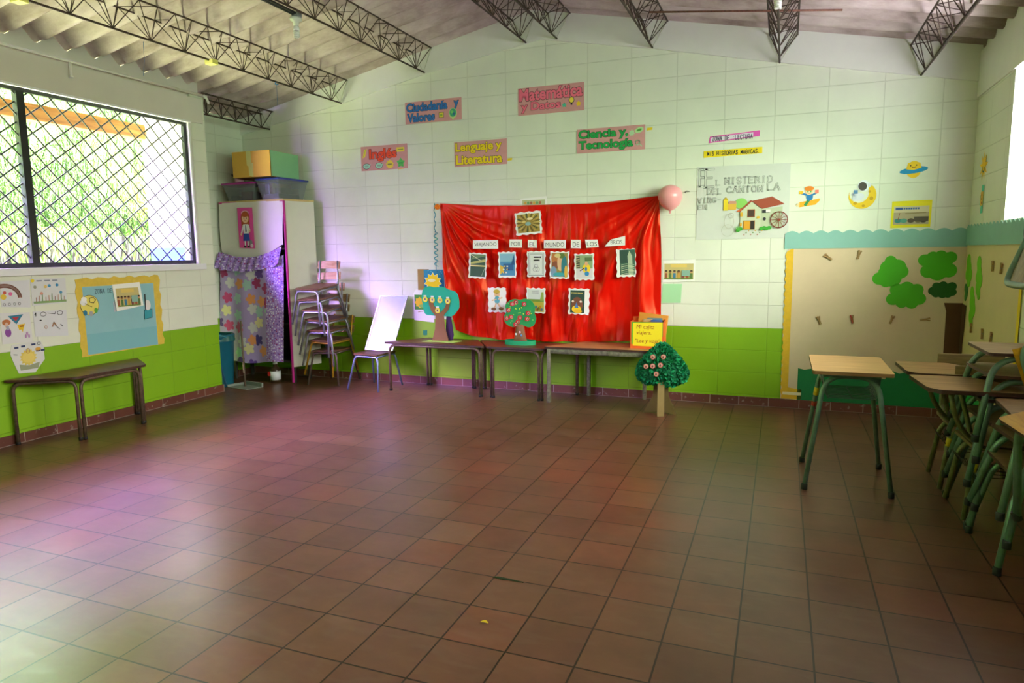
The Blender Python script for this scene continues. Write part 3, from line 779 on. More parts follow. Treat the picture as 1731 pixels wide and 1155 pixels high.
# ------------------------------------------------------------------ small chairs
mat_seat = wood('48301E', '6E4A30', .45, 8, 0, 'chair_wood'); mat_slat = wood('A07848', 'C8A878', .5, 8, 0, 'pale_slat')
mat_tube = M('9A9CA6', .35, .7, name='grey_tube', noise=.3, nscale=30); mat_tubedk = M('6A5A50', .45, .4, name='brown_tube', noise=.4, nscale=30); mat_tubey = M('B08820', .45, .3, name='ochre_tube', noise=.3, nscale=30)
mat_tubebl = M('7E8CB0', .35, .55, name='bluegrey_tube', noise=.25, nscale=30)
def small_chair(label, tube, seat=mat_seat, slat=mat_slat, backrest=True, group=None):
    t = thing('school_chair', label, 'chair', group=group)
    b = MB(); b.prism(rounded([(-.155, -.17), (.155, -.17), (.15, .16), (-.15, .16)], .03), .352, .366, seat); b.build('seat', t)
    b = MB(); b.tube([(-.19, -.225, 0), (-.138, -.15, .335), (.138, -.15, .335), (.19, -.225, 0)], .0105, tube, 9, fillet=.045); b.build('front_leg_frame', t)
    b = MB(); b.tube([(-.18, .20, 0), (-.142, .135, .34), (.142, .135, .34), (.18, .20, 0)], .0105, tube, 9, fillet=.045); b.build('rear_leg_frame', t)
    for sx in (-1, 1):
        b = MB(); b.tube([(sx * .138, -.15, .337), (sx * .138, .14, .34)], .009, tube, 8); b.build('side_rail', t)
        if backrest:
            b = MB(); b.tube([(sx * .125, .10, .343), (sx * .125, .165, .37), (sx * .12, .21, .60)], .009, tube, 8, fillet=.05); b.build('back_post', t)
    if backrest:
        b = MB(); b.grid(lambda u, v: (-.15 + .30 * u, .198 + .02 * (1 - (2 * u - 1) ** 2) + .022 * v, .515 + .075 * v), 10, 3, slat); b.grid(lambda u, v: (.15 - .30 * u, .188 + .02 * (1 - (2 * u - 1) ** 2) + .022 * v, .515 + .075 * v), 10, 3, slat)
        for (u0, u1, v0, v1) in ((0, 1, 0, 0), (0, 1, 1, 1), (0, 0, 0, 1), (1, 1, 0, 1)):
            pass
        o = b.build('backrest', t)
    return t
c = small_chair('school chair with blue-grey tube legs that holds the small whiteboard', mat_tubebl, backrest=False)
c.location = (.655, -.33, 0); c.rotation_euler = (0, 0, RAD(-4))
lbs = ['bottom chair of the stack between cabinet and whiteboard chair', 'second chair from the bottom of the stack by the cabinet', 'third chair from the bottom of the stack by the cabinet', 'middle chair of the stack beside the cabinet',
       'third chair from the top of the stack by the cabinet', 'second chair from the top of the stack by the cabinet', 'topmost chair of the stack, its pale backrest highest by the cabinet']
protos = {}
for k in range(7):
    tb = {0: mat_tubedk, 1: mat_tubey}.get(k, mat_tube)
    if tb.name not in protos:
        protos[tb.name] = o = small_chair(lbs[k], tb)
    else:
        o = dup(protos[tb.name], (0, 0, 0), (0, 0, 0), lbs[k])
    o['group'] = 'stacked school chairs by the cabinet'
    o.location = (.075 - .004 * k, -.235 - .025 * k, .113 * k)
    o.rotation_euler = (RAD(1.2 * k), RAD((-2, 1, -1, 2, 0, -2, 1)[k]), RAD((3, -4, 2, -3, 4, -2, -6)[k]))
# small whiteboard leaning on the chair
t = thing('whiteboard', 'small framed whiteboard standing on the blue-grey chair, leaning on the wall', 'whiteboard')
o3 = Vector((.49, -.27, .372)); ux = Vector((.335, 0, .0)); uy = Vector((.075, .215, .555))
uxn = ux.normalized(); uyn = uy.normalized(); nz_ = uxn.cross(uyn).normalized(); uy2 = nz_.cross(uxn)
Mx = Matrix((ux.normalized(), uyn, nz_)).transposed().to_4x4(); Mx.translation = o3
Wd, Hd = .335, uy.length
b = MB(); b.box((.012, .012, -.004), (Wd - .012, Hd - .012, .002), M('A2A9B4', .3, name='whiteboard_surface', noise=.08, nscale=5), Mx); b.build('panel', t)
b = MB(); mf = M('8F9298', .35, .7, name='aluminium')
for lo, hi in (((0, 0, -.007), (Wd, .014, .006)), ((0, Hd - .014, -.007), (Wd, Hd, .006)), ((0, .014, -.007), (.014, Hd - .014, .006)), ((Wd - .014, .014, -.007), (Wd, Hd - .014, .006))): b.box(lo, hi, mf, Mx)
b.build('frame', t)

# ------------------------------------------------------------------ green-framed school desk
mat_green = M('6E8F7C', .35, .25, name='green_tube', noise=.25, nscale=25); mat_rub = M('2A2E2A', .7, name='rubber_foot')
mat_desktop = wood('B88A4E', 'D2A868', .35, 5, 0, 'honey_laminate'); mat_tape_y = M('E8C81E', .5, name='yellow_band'); mat_tape_r = M('B03A20', .5, name='red_band')
t = thing('school_desk', 'green-framed school desk with honey laminate top standing alone on the floor', 'desk', (0, 0, 0))
b = MB(); b.prism(rounded([(4.685, -2.19), (5.085, -2.19), (5.085, -1.57), (4.685, -1.57)], .02), .675, .695, mat_desktop, None, wood('6A4A26', '8A6638', .5, 8, 0, 'ply_edge')); b.build('desktop', t)
def arch(b, y, yt, z, x0, x1, xi, m=mat_green, r=.0135):
    b.tube([(x0, y, .012), (x0 + xi, yt, z), (x1 - xi, yt, z), (x1, y, .012)], r, m, 10, fillet=.11, fseg=7)
for nm, y, yt in (('front_leg_frame', -2.14, -2.06), ('rear_leg_frame', -1.605, -1.68)):
    b = MB(); arch(b, y, yt, .65, 4.67, 5.108, .085); o = b.build(nm, t)
    for x in (4.67, 5.108):
        b = MB(); b.lathe([(.0165, 0), (.0168, .03), (.0142, .034)], mat_rub, 12, Matrix.Translation((x, y, 0))); b.build('rubber_foot', o)
b = MB(); b.lathe([(.0152, 0), (.0152, .05)], mat_tape_y, 12, Matrix.Translation((4.7295, -1.6575, .455)) @ Matrix.Rotation(RAD(6.6), 4, 'X') @ Matrix.Rotation(RAD(7.5), 4, 'Y')); b.build('yellow_band', t); b = MB(); b.lathe([(.0152, 0), (.0152, .03)], mat_tape_r, 12, Matrix.Translation((4.7203, -1.6494, .385)) @ Matrix.Rotation(RAD(6.6), 4, 'X') @ Matrix.Rotation(RAD(7.5), 4, 'Y')); b.build('red_band', t)
b = MB()
b.rbox((4.74, -2.10, .648), (5.03, -1.64, .674), mat_green, .006); b.build('under_frame', t)
b = MB(); mwire = M('5A6A60', .4, .5, name='wire')
for i in range(10):
    y = -2.06 + .38 * i / 9
    b.tube([(4.745, y, .655), (4.765, y, .525), (5.025, y, .525), (5.035, y, .655)], .0028, mwire, 5, fillet=.03)
for x in (4.775, 4.90, 5.02): b.tube([(x, -2.07, .521), (x, -1.67, .521)], .003, mwire, 5)
b.tube([(4.745, -2.07, .60), (4.745, -1.67, .60)], .003, mwire, 5); b.build('book_basket', t)

# ------------------------------------------------------------------ tablet-arm chairs by the right wall
mat_olive = M('7A7A4A', .45, .25, name='olive_tube', noise=.45, nscale=25); mat_tablet = wood('8A6A40', 'AC8A58', .4, 5, 0, 'tablet_laminate'); mat_ply = wood('6E5A34', '8E7848', .5, 6, 0, 'plywood')
def tablet_chair(label, loc, yaw):
    t = thing('tablet_arm_chair', label, 'chair', loc, (0, 0, yaw), 'tablet-arm chairs along the right wall')
    b = MB(); b.prism(rounded([(-.215, .16), (-.205, -.20), (-.16, -.26), (.19, -.26), (.19, -.02), (.06, .16)], .02), .662, .682, mat_tablet, None, mat_edge); b.build('writing_tablet', t)
    b = MB(); b.prism(rounded([(.02, -.16), (.36, -.16), (.36, .18), (.02, .18)], .03), .375, .39, mat_ply); b.build('seat', t)
    b = MB(); arch(b, -.16, -.11, .36, 0.0, .38, .045, mat_olive); o = b.build('front_leg_frame', t)
    b = MB(); arch(b, .17, .12, .36, 0.0, .38, .045, mat_olive); b.build('rear_leg_frame', t)
    b = MB(); b.tube([(-.10, -.17, .66), (-.06, -.15, .50), (.05, -.10, .38), (.18, -.02, .36)], .012, mat_olive, 9, fillet=.10); b.tube([(-.02, .0, .66), (0.03, .02, .50), (.06, .02, .38)], .012, mat_olive, 9, fillet=.08); b.tube([(.07, -.06, .66), (.06, -.06, .38)], .012, mat_olive, 9)
    b.build('tablet_support', t)
    for x in (.05, .33):
        b = MB(); b.tube([(x, .13, .372), (x, .20, .42), (x, .25, .72)], .012, mat_olive, 9, fillet=.06); b.build('back_post', t)
    b = MB(); b.rbox((.02, .228, .58), (.36, .24, .73), mat_ply, .005); b.build('backrest', t)
    b = MB()
    for i in range(5):
        y = -.13 + .06 * i
        b.tube([(.0, y, .30), (.03, y, .25), (.05, y, .27), (.07, y, .23), (.33, y, .23), (.35, y, .34)], .003, M('4A4030', .5, .4, name='dark_wire'), 5)
    b.build('book_rack', t)
    b = MB(); b.lathe([(.0152, 0), (.0152, .045)], mat_tape_y, 12, Matrix.Translation((.032, -.126, .255)) @ Matrix.Rotation(RAD(9), 4, 'Y')); b.build('number_band', t)
    return t
tablet_chair('tablet-arm chair standing farthest back beside the brown paper trunk', (5.375, -1.765, 0), 0)
tablet_chair('tablet-arm chair pushed in front of another, its tablet overlapping that one', (5.385, -2.235, 0), RAD(3))

# green chairs stacked by the right wall
mat_gseat = wood('7A6240', '9C8458', .45, 6, 0, 'worn_seat'); mat_yseat = wood('B07808', 'CC981A', .45, 6, 0, 'amber_ply')
def green_chair(label, seat=mat_gseat):
    t = thing('green_chair', label, 'chair')
    b = MB(); b.prism(rounded([(-.185, -.215), (.185, -.20), (.185, .20), (-.185, .215)], .03), .405, .42, seat, None, mat_edge); b.build('seat', t)
    for nm, y, yt in (('side_leg_frame', -.255, -.165), ('side_leg_frame', .255, .165)):
        b = MB(); arch(b, y, yt, .39, -.225, .225, .075, mat_green, .0145); o = b.build(nm, t)
        for x in (-.225, .225):
            b = MB(); b.lathe([(.0165, 0), (.0168, .03), (.0148, .034)], mat_rub, 12, Matrix.Translation((x, y, 0))); b.build('rubber_foot', o)
    b = MB(); b.tube([(.10, -.15, .397), (.15, -.15, .43), (.19, -.15, .74), (.19, .15, .74), (.15, .15, .43), (.10, .15, .397)], .0135, mat_green, 10, fillet=.06); b.build('back_frame', t)
    b = MB(); b.grid(lambda u, v: (.165 + .02 * (1 - (2 * u - 1) ** 2) + .012 * v, .17 - .34 * u, .59 + .14 * v), 10, 3, seat); b.grid(lambda u, v: (.155 + .02 * (1 - (2 * u - 1) ** 2) + .012 * v, -.17 + .34 * u, .59 + .14 * v), 10, 3, seat); b.build('backrest', t)
    return t
GG = 'green chairs stacked along the right wall'
g0 = green_chair('bottom green chair of the rear stack by the right wall'); g0['group'] = GG
S1 = (5.612, -2.275)
g0.location = (*S1, 0)
for k, lb in enumerate(('second green chair up in the rear stack by the right wall', 'third green chair up in the rear stack by the right wall', 'fourth green chair up in the rear stack by the right wall', 'top green chair of the rear stack, its bare seat showing beside the paper mural')):
    dup(g0, (S1[0] - .003 * (k % 2), S1[1] + .012 * ((k * 7) % 3), .112 * (k + 1)), (0, RAD((1, -1, 1, 0)[k]), RAD((3, -3, 2, 0)[k])), lb, GG)
S2 = (5.615, -2.735)
for k, lb in enumerate(('bottom green chair of the front stack by the right wall', 'second green chair up in the front stack by the right wall', 'third green chair up in the front stack by the right wall')):
    dup(g0, (S2[0] + .003 * k, S2[1] - .02 * k, .125 * k), (0, RAD((0, 1.5, -1)[k]), RAD((0, 3, -4)[k])), lb, GG)
y0_ = green_chair('green chair with amber plywood seat tipped sideways, nearest the camera', mat_yseat); y0_['group'] = GG
y0_.location = (5.637, -3.39, .394); y0_.rotation_euler = (RAD(20), 0, RAD(-90))
up_m = Euler((0, RAD(12), 0), 'XYZ').to_matrix() @ Euler((RAD(180), 0, RAD(180)), 'XYZ').to_matrix()
up_l = Vector((5.335, -3.15, 1.215)) - up_m @ Vector((.19, 0, .74))
dup(g0, up_l, up_m.to_euler(), 'upside-down green chair propped high by the right window, its backrest hanging down', GG)

# ------------------------------------------------------------------ red satin backdrop
from mathutils import noise as NZ
def lerp_path(P, x):
    if x <= P[0][0]: return P[0][1]
    for (a, b), (c, d) in zip(P[:-1], P[1:]):
        if x <= c: return b + (d - b) * (x - a) / (c - a)
    return P[-1][1]
C_TOP = [(1.278, 1.858), (1.70, 1.822), (2.126, 1.806), (2.84, 1.798), (3.2, 1.822), (3.459, 1.845)]
C_BOT = [(0, .58), (.10, .525), (.25, .505), (.5, .502), (.8, .525), (.92, .545), (1, .60)]
C_LEFT = [(0, 1.278), (.5, 1.307), (.82, 1.37), (1, 1.43)]; C_RIGHT = [(0, 3.459), (.3, 3.488), (1, 3.494)]
def ridge(a, k=1.6):          # sharp crest, wide hollow
    return ((.5 + .5 * sin(a)) ** k) * 2 - 1
def cloth_out(x, z):
    lx, lz = x - 1.27, 1.87 - z; r = hypot(lx, lz); th = atan2(lx, max(lz, .001))
    rx, rz = 3.47 - x, 1.86 - z; q = hypot(rx, rz); ph = atan2(rx, max(rz, .001))
    d = .040
    d += .024 * ridge(th * 32 + 1.5 * sin(r * 5), 1.8) * exp(-((r - .35) / .65) ** 2) * min(1, r * 4) * exp(-(th / 1.15) ** 4)
    d += .026 * ridge((th + .34 * r) * 17 + .8, 1.8) * exp(-((r - 1.0) / .5) ** 2) * exp(-(th / .8) ** 2)
    d += .042 * ridge((ph + .38 * q) * 15 + .5 * sin(z * 6) + .4, 2.2) * exp(-((q - .9) / .6) ** 2) * exp(-(ph / .95) ** 2)
    d += .016 * ridge(ph * 24, 1.6) * exp(-(q / .55) ** 2) * min(1, q * 6)
    # heavy swags that gather towards the foot in the middle
    low = max(0, min(1, (1.05 - z) / .5))
    d += .022 * ridge((x - 2.25) * (10 + 5 * low) + 4 * (z - .5) * (1 if x < 2.25 else -1), 1.5) * low * exp(-((x - 2.25) / .8) ** 2)
    mid = exp(-((x - 2.3) / .75) ** 4)
    v = NZ.fractal(Vector((x * 7.5, z * 1.5, .3)), 1.0, 2.0, 3) * .034 + NZ.fractal(Vector((x * 24, z * 5, 4.3)), 1.0, 2.0, 3) * .0075
    d += v * (.35 + .65 * mid)
    tz = lerp_path(C_TOP, x) - z
    d *= min(1, .30 + tz * 2.2)
    return min(.088, max(d, .004))
def cloth(u, v):
    xl, xr = lerp_path(C_LEFT, v), lerp_path(C_RIGHT, v); x = xl + (xr - xl) * u
    zt, zb = lerp_path(C_TOP, x), lerp_path(C_BOT, u); z = zt + (zb - zt) * v
    return (x, -cloth_out(x, z), z)
mat_satin = M('D20A02', .33, name='red_satin', bump=.05, nscale=70)
mat_satin.node_tree.nodes['Principled BSDF'].inputs['Specular IOR Level'].default_value = .75
mat_satin.node_tree.nodes['Principled BSDF'].inputs['Specular Tint'].default_value = (1, .35, .15, 1)
b = MB(); b.grid(lambda u, v: cloth(u, 1 - v), 230, 150, mat_satin)
tag(b.build('satin_backdrop'), 'large red satin cloth draped on the back wall behind the tables', 'cloth')
# cord the cloth hangs on, ribbons, flower knot
b = MB(); b.tube([(1.205, -.01, 1.862), (1.278, -.012, 1.860), (1.70, -.012, 1.826), (2.126, -.012, 1.812), (2.84, -.012, 1.803), (3.2, -.012, 1.826), (3.46, -.012, 1.85), (3.62, -.008, 1.93)], .003, M('D9D8C8', .8, name='cord'), 5)
tag(b.build('hanging_cord'), 'thin cord the red cloth hangs from along its top edge', 'cord')
b = MB(); b.ball((1.262, -.035, 1.822), .026, M('F07A18', .8, name='orange_paper'), 14, 9, (1, .8, 1))
for k in range(9): b.ball((1.262 + .02 * cos(k * .7), -.05, 1.822 + .02 * sin(k * .7)), .010, M('F07A18', .8, name='orange_paper'), 8, 6)
tag(b.build('paper_rosette'), 'small orange paper rosette at the upper left corner of the red cloth', 'rosette')
b = MB(); mrb = M('2E86A0', .5, name='blue_ribbon')
P = [(1.212 + .008 * sin(i * .9), -.012 - .006 * cos(i * .9), 1.86 - .0125 * i) for i in range(26)]
b.tube(P, .004, mrb, 5)
for s0 in range(3):
    P = [(1.222 + .020 * sin(i * .55 + s0 * 2), -.024 - .014 * cos(i * .55 + s0 * 2), 1.58 - .0049 * i - .02 * s0) for i in range(66)]
    b.tube(P, .003, M('3AA0A8', .5, name='curled_ribbon') if s0 else mrb, 5)
b.tube([(1.215, -.012, 1.28), (1.212, -.01, 1.18)], .003, mrb, 5)
tag(b.build('curled_ribbon'), 'curled blue ribbon hanging beside the left edge of the red cloth', 'ribbon')

mat_paper = M('F2F2EA', .75, name='white_paper', noise=.04, nscale=6)
INK = M('2A2A30', .7, name='ink'); GREYI = M('7A7C82', .7, name='grey_ink')
def W(h, r=.7): return M(h, r, name='print_' + h)
# word cards on the cloth
WORDS = [('VIAJANDO', 1.669, 1.397, .268, .086), ('POR', 2.055, 1.404, .130, .080), ('EL', 2.243, 1.400, .092, .076), ('MUNDO', 2.405, 1.391, .215, .080), ('DE', 2.670, 1.390, .094, .080), ('LOS', 2.806, 1.393, .128, .074), ('BROS.', 2.990, 1.403, .188, .084)]
for i, (w, x, z, ww, hh) in enumerate(WORDS):
    d = Draw(.0015)
    if w == 'BROS.': d.base([(0, 0), (ww, .008), (ww, hh + .008), (.06, hh * .75), (.03, hh * .4)], mat_paper)
    elif w == 'LOS': d.base([(.012, 0), (ww, .006), (ww - .012, hh), (0, hh)], mat_paper)
    else: d.base([(0, .004), (ww, 0), (ww, hh - .003), (.002, hh)], mat_paper)
    d.text(w, (.055 if w == 'BROS.' else .018), hh * .22, ww - .016, hh * (.70 if w != 'BROS.' else .68), INK, fat=-.004)
    o = d.build('word_card', None, (x, -.092, z), ROT_BACK)
    tag(o, 'white word card reading ' + (w if w != 'BROS.' else 'BROS with its corner folded') + ' on the red cloth', 'card', 'word cards on the red cloth')
def page(label, x, z, w, h, art, skew=0.0, jag=.004, rot=0.0, out=.090):
    d = Draw(.0015); d.base_rect(w, h, mat_paper, jag, 14, 0, int(x * 100))
    art(d, w, h)
    o = d.build('picture_page', None, (x, -out, z), (pi / 2, rot, 0))
    return tag(o, label, 'picture', 'picture pages on the red cloth')
def a_hall(d, w, h):
    d.rect(.02, .02, w - .02, h - .02, W('A88F3E'))
    cx, cy = w * .5, h * .52
    for k, a in enumerate([i * 2 * pi / 26 for i in range(26)]):
        R_ = .5; c = ('D8C470', '6E5A22', 'C8A850', '4E5A38')[k % 4]
        P = [(cx + cos(a) * .03, cy + sin(a) * .02), (cx + cos(a - .07) * w * .46, cy + sin(a - .07) * h * .42), (cx + cos(a + .07) * w * .46, cy + sin(a + .07) * h * .42)]
        d.poly(P, W(c))
    d.ell(cx, cy - .01, .028, .018, W('8FB8B0')); d.ell(cx + .02, cy + .035, .03, .012, W('F0E2A0')); d.ell(cx - .04, cy + .01, .02, .01, W('E8D080'))
page('white-edged picture of a golden hall at the top of the red cloth', 2.128, 1.518, .262, .212, a_hall, rot=RAD(-4))
def a_stand(d, w, h):
    d.rect(.018, .015, w - .012, h - .012, W('3E5A4A')); d.poly([(.018, h * .55), (w - .012, h * .66), (w - .012, h * .78), (.018, h * .62)], W('B8B870')); d.poly([(.018, h * .72), (w - .012, h * .9), (w - .012, h - .012), (.06, h - .012)], W('6E8A62'))
    d.rect(.018, h * .47, w - .012, h * .52, W('E6D890')); d.line([(w * .75, h * .1), (w * .9, h * .4)], .006, W('8FA890')); d.line([(.02, h * .93), (w * .7, h * .7)], .006, W('D8D8B0'))
page('white-edged dark green picture with pale slanting bands, leftmost below VIAJANDO', 1.612, 1.118, .19, .245, a_stand, rot=RAD(3.5))
def a_blue(d, w, h):
    d.rect(.015, .02, w - .012, h - .015, W('4F93BE')); d.rect(.015, h * .62, w - .012, h - .015, W('8CC0D0')); d.poly([(.015, .03), (w * .3, .06), (w * .28, h * .42), (.015, h * .5)], W('E0B840')); d.rect(w * .28, h * .28, w * .85, h * .55, W('2F6498'))
    for i in range(9): d.ell(w * (.3 + .07 * (i % 5)), h * (.2 + .12 * (i // 3)), .010, .008, W(('F0D060', '2A4A80', 'E8E8D0')[i % 3]))
    d.poly([(w * .72, h * .5), (w * .9, h * .9), (w - .012, h * .5)], W('2A5A8A'))
page('white-edged blue picture with yellow at its left side, below POR', 1.938, 1.118, .183, .247, a_blue)
def a_line(d, w, h):
    d.rect(.012, .012, w - .010, h - .012, W('DDE4DA'))
    for q in (.016, .028): d.line([(q, q), (w - q, q), (w - q, h - q), (q, h - q), (q, q)], .003, INK)
    for k, z_ in enumerate((.74, .62)):
        for i in range(6 - k): d.rect(w * (.36 + .07 * i), h * z_, w * (.42 + .07 * i), h * (z_ + .06), INK)
    for cx, cy, r_ in ((.5, .42, .018), (.45, .30, .022), (.58, .30, .02)): d.ring(w * cx, h * cy, r_, r_, .0025, GREYI)
page('black and white line-drawn page below EL on the red cloth', 2.235, 1.125, .183, .243, a_line)
def a_paint(d, w, h):
    d.rect(.014, .014, w - .012, h - .012, W('9A8A4A'))
    for x, z_, rx, rz, c in ((.25, .75, .035, .05, 'C07840'), (.3, .5, .04, .035, '8A5030'), (.55, .6, .03, .08, 'E0B888'), (.75, .45, .028, .10, '2E7A88'), (.2, .25, .03, .05, '7A98B0'), (.5, .15, .06, .02, '3AA0A0'), (.62, .85, .03, .025, '5E7A38'), (.85, .25, .015, .06, 'D8B040'), (.4, .85, .03, .02, 'D8C880')): d.ell(w * x, h * z_, rx, rz, W(c))
page('white-edged painting in ochre and teal blots below MUNDO', 2.462, 1.113, .186, .250, a_paint, rot=RAD(1))
def a_yel(d, w, h):
    d.rect(.014, .10, w - .012, h - .012, W('8FAA78')); d.rect(.014, .012, w - .012, .105, W('D8D4D0')); d.rect(.02, h * .45, w * .28, h - .02, W('4A4A38'))
    for i in range(5): d.line([(w * .08, h * (.5 + .09 * i)), (w * .26, h * (.52 + .09 * i))], .006, W('C8C090'))
    d.ell(w * .62, h * .44, .038, .045, W('F0D020')); d.ell(w * .62, h * .62, .016, .02, W('D8A878')); d.ell(w * .64, h * .24, .022, .022, W('2A88C0')); d.ell(w * .60, h * .42, .012, .02, W('3A78A8')); d.line([(w * .3, h * .35), (w * .5, h * .45)], .008, INK); d.rect(w * .55, h * .72, w * .9, h * .86, W('5E7A48'))
page('white-edged picture of a yellow-clad figure with blue ball below DE', 2.706, 1.097, .186, .240, a_yel, rot=RAD(-1))
def a_tower(d, w, h):
    d.rect(.03, .018, w - .004, h - .006, W('3E6250')); d.rect(.03, h * .5, w * .6, h - .006, W('2E4E42'))
    d.poly([(w * .62, .02), (w * .58, h * .75), (w * .68, h * .93), (w * .82, h * .75), (w * .85, .02)], W('B0C0A0')); 
    for i in range(6): d.line([(w * .25, h * (.08 + .07 * i)), (w * .5, h * (.12 + .07 * i)), (w * .92, h * (.05 + .075 * i))], .007, W(('C8D0A8', '8FA888')[i % 2]))
page('white-edged dark green picture of a pale tower, rightmost on the red cloth', 3.106, 1.125, .174, .250, a_tower, rot=RAD(-2))
def a_child(d, w, h):
    d.ell(w * .5, h * .74, .03, .032, W('E8C098')); d.ell(w * .48, h * .84, .034, .022, W('C8A840')); d.ell(w * .5, h * .5, .028, .042, W('58A8B8')); d.line([(w * .45, h * .52), (w * .22, h * .48)], .012, W('E8C098')); d.line([(w * .58, h * .54), (w * .78, h * .60)], .012, W('E8C098')); d.line([(w * .45, h * .36), (w * .34, h * .16)], .014, W('E8C098')); d.line([(w * .55, h * .36), (w * .68, h * .18)], .014, W('E8C098')); d.ell(w * .3, h * .13, .026, .016, W('8A5A38')); d.ell(w * .72, h * .15, .026, .016, W('8A5A38'))
    d.ell(w * .46, h * .75, .004, .005, INK); d.ell(w * .55, h * .75, .004, .005, INK)
page('white-edged page of a small cartoon child, partly behind the apple tree', 1.823, .780, .190, .240, a_child)
def a_field(d, w, h):
    d.rect(.012, .012, w - .012, h * .55, W('C8B848')); d.rect(.012, h * .45, w - .012, h * .56, W('7A9A40')); d.rect(.012, h * .56, w - .012, h - .012, W('D4DCD0'))
    for i in range(4): d.line([(w * .28, h * (.76 + .04 * i)), (w * .65, h * (.78 + .04 * i))], .003, GREYI)
    d.poly([(w * .72, h * .5), (w * .8, h * .85), (w * .9, h * .85), (w * .93, h * .5)], W('8FA848'))
    for i in range(10): d.ell(w * (.15 + .075 * i), h * (.15 + .05 * (i % 3)), .010, .014, W(('D88828', '5878A0', '8A4A28', '6A8A38')[i % 4]))
page('white-edged page with a yellow-green meadow and grey lettering', 2.223, .782, .190, .238, a_field, rot=RAD(1))
def a_dark(d, w, h):
    d.rect(.016, .012, w - .045, h - .016, W('28483C')); d.ell(w * .42, h * .38, .055, .07, W('7A4A30'))
    for i in range(9): d.rect(w * (.13 + .062 * i), h * .80, w * (.175 + .062 * i), h * .85, W('C8B868'))
    d.ell(w * .4, h * .2, .045, .035, W('F0CC1E')); d.ell(w * .47, h * .12, .04, .018, W('E8B818')); d.poly([(w * .3, h * .25), (w * .4, h * .48), (w * .5, h * .25)], W('4878A8')); d.ell(w * .22, h * .5, .012, .010, W('E8D8C0')); d.ell(w * .6, h * .5, .012, .010, W('E8D8C0'))
page('white-edged dark green page with a bright yellow bell shape', 2.643, .780, .200, .240, a_dark, rot=RAD(1.5))

# ------------------------------------------------------------------ subject signs
PINKC = M('D79A9A', .8, name='pink_card', noise=.05, nscale=20)
def sign(label, x, z, w, h, lines, col, rot=0.0, stickers=None):
    t = thing('subject_sign', label, 'sign', (x, -.003, z), (pi / 2, -rot, 0), 'pink subject signs on the back wall')
    d = Draw(.002); d.base([(0, 0), (w, 0), (w, h), (0, h)], PINKC); d.build('card', t)
    for (txt, x0, y0, x1, y1) in lines:
        d = Draw(.0022); d.text(txt, x0, y0, x1, y1, W(col, .6), W('1C1A1E', .7), .034, .026); d.build('lettering', t)
    for (nm, fn) in stickers or []:
        d = Draw(.0026); fn(d); d.build(nm, t)
    return t
YEL, MINT, TEAL, GRN = 'F0D848', 'A8DCC0', '4FC0A0', '5AC060'
def bubble(cx, cy, rx, ry, c, tail=True):
    def f(d):
        d.ell(cx, cy, rx + .004, ry + .004, INK); d.ell(cx, cy, rx, ry, W(c))
        if tail: d.poly([(cx + rx * .6, cy + ry * .3), (cx + rx * 1.35, cy + ry * .9), (cx + rx * .9, cy - ry * .1)], W(c))
        for k in (-1, 1): d.line([(cx - rx * .5, cy + k * ry * .18), (cx + rx * .5, cy + k * ry * .18)], .004, GREYI)
    return f
def st_star(cx, cy, r, k, c): return lambda d: d.star(cx, cy, r, r * .62, k, W(c))
sign('pink sign reading Inglés in red letters on the back wall', .360, 2.224, .555, .247, [('Inglés', .10, .085, .43, .215)], 'F0481C', RAD(0), [
    ('sticker', lambda d: (d.poly([(.02, .13), (.05, .14), (.075, .225), (.04, .21)], W(YEL)), d.line([(.03, .14), (.06, .22)], .004, W('9ACD50')))), ('sticker', lambda d: (d.rect(.43, .17, .52, .215, W(YEL)), d.line([(.445, .193), (.505, .193)], .008, W('8A9A50')))),
    ('sticker', bubble(.065, .045, .042, .026, MINT)), ('sticker', bubble(.215, .045, .042, .028, MINT)), ('sticker', lambda d: (d.star(.345, .052, .048, .038, 9, W(YEL)), d.line([(.325, .052), (.365, .052)], .014, W('8A8A50')))), ('sticker', lambda d: (d.star(.475, .06, .052, .032, 5, W(GRN)), d.line([(.455, .058), (.495, .058)], .010, W('2E8A48')))), ])
sign('pink sign reading Ciudadanía y Valores in blue letters', .905, 2.656, .63, .212, [('Ciudadanía', .015, .115, .475, .200), ('y', .545, .100, .60, .185), ('Valores', .022, .015, .335, .100)], '1F72C0', RAD(0), [
    ('sticker', lambda d: (d.rect(.38, .035, .435, .085, INK), d.rect(.384, .038, .431, .082, W(YEL)), d.rect(.395, .048, .420, .07, W('8AB840')))), ('sticker', lambda d: (d.ell(.535, .068, .044, .05, W('BFE090')), d.ell(.535, .072, .036, .040, W('3AA878')), d.ell(.525, .08, .016, .014, W('7AD070')), d.ell(.545, .06, .012, .012, W('2A6A98')), d.rect(.525, .008, .545, .024, W('BFE090'))))])
sign('pink sign reading Lenguaje y Literatura in yellow letters', 1.447, 2.205, .560, .238, [('Lenguaje y', .012, .120, .505, .228), ('Literatura', .016, .018, .510, .110)], 'F2D400', RAD(0), [])
sign('pink sign reading Matemática y Datos in pink letters, the highest one', 2.126, 2.640, .645, .248, [('Matemática', .012, .125, .630, .240), ('y Datos', .030, .018, .420, .115)], 'F2708C', RAD(0), [
    ('sticker', st_star(.455, .060, .024, 5, TEAL)), ('sticker', lambda d: (d.ell(.525, .098, .026, .030, INK), d.ell(.525, .1, .021, .024, W(YEL)), d.rect(.517, .055, .533, .074, INK))), ('sticker', st_star(.592, .062, .026, 5, 'F2CC20'))])
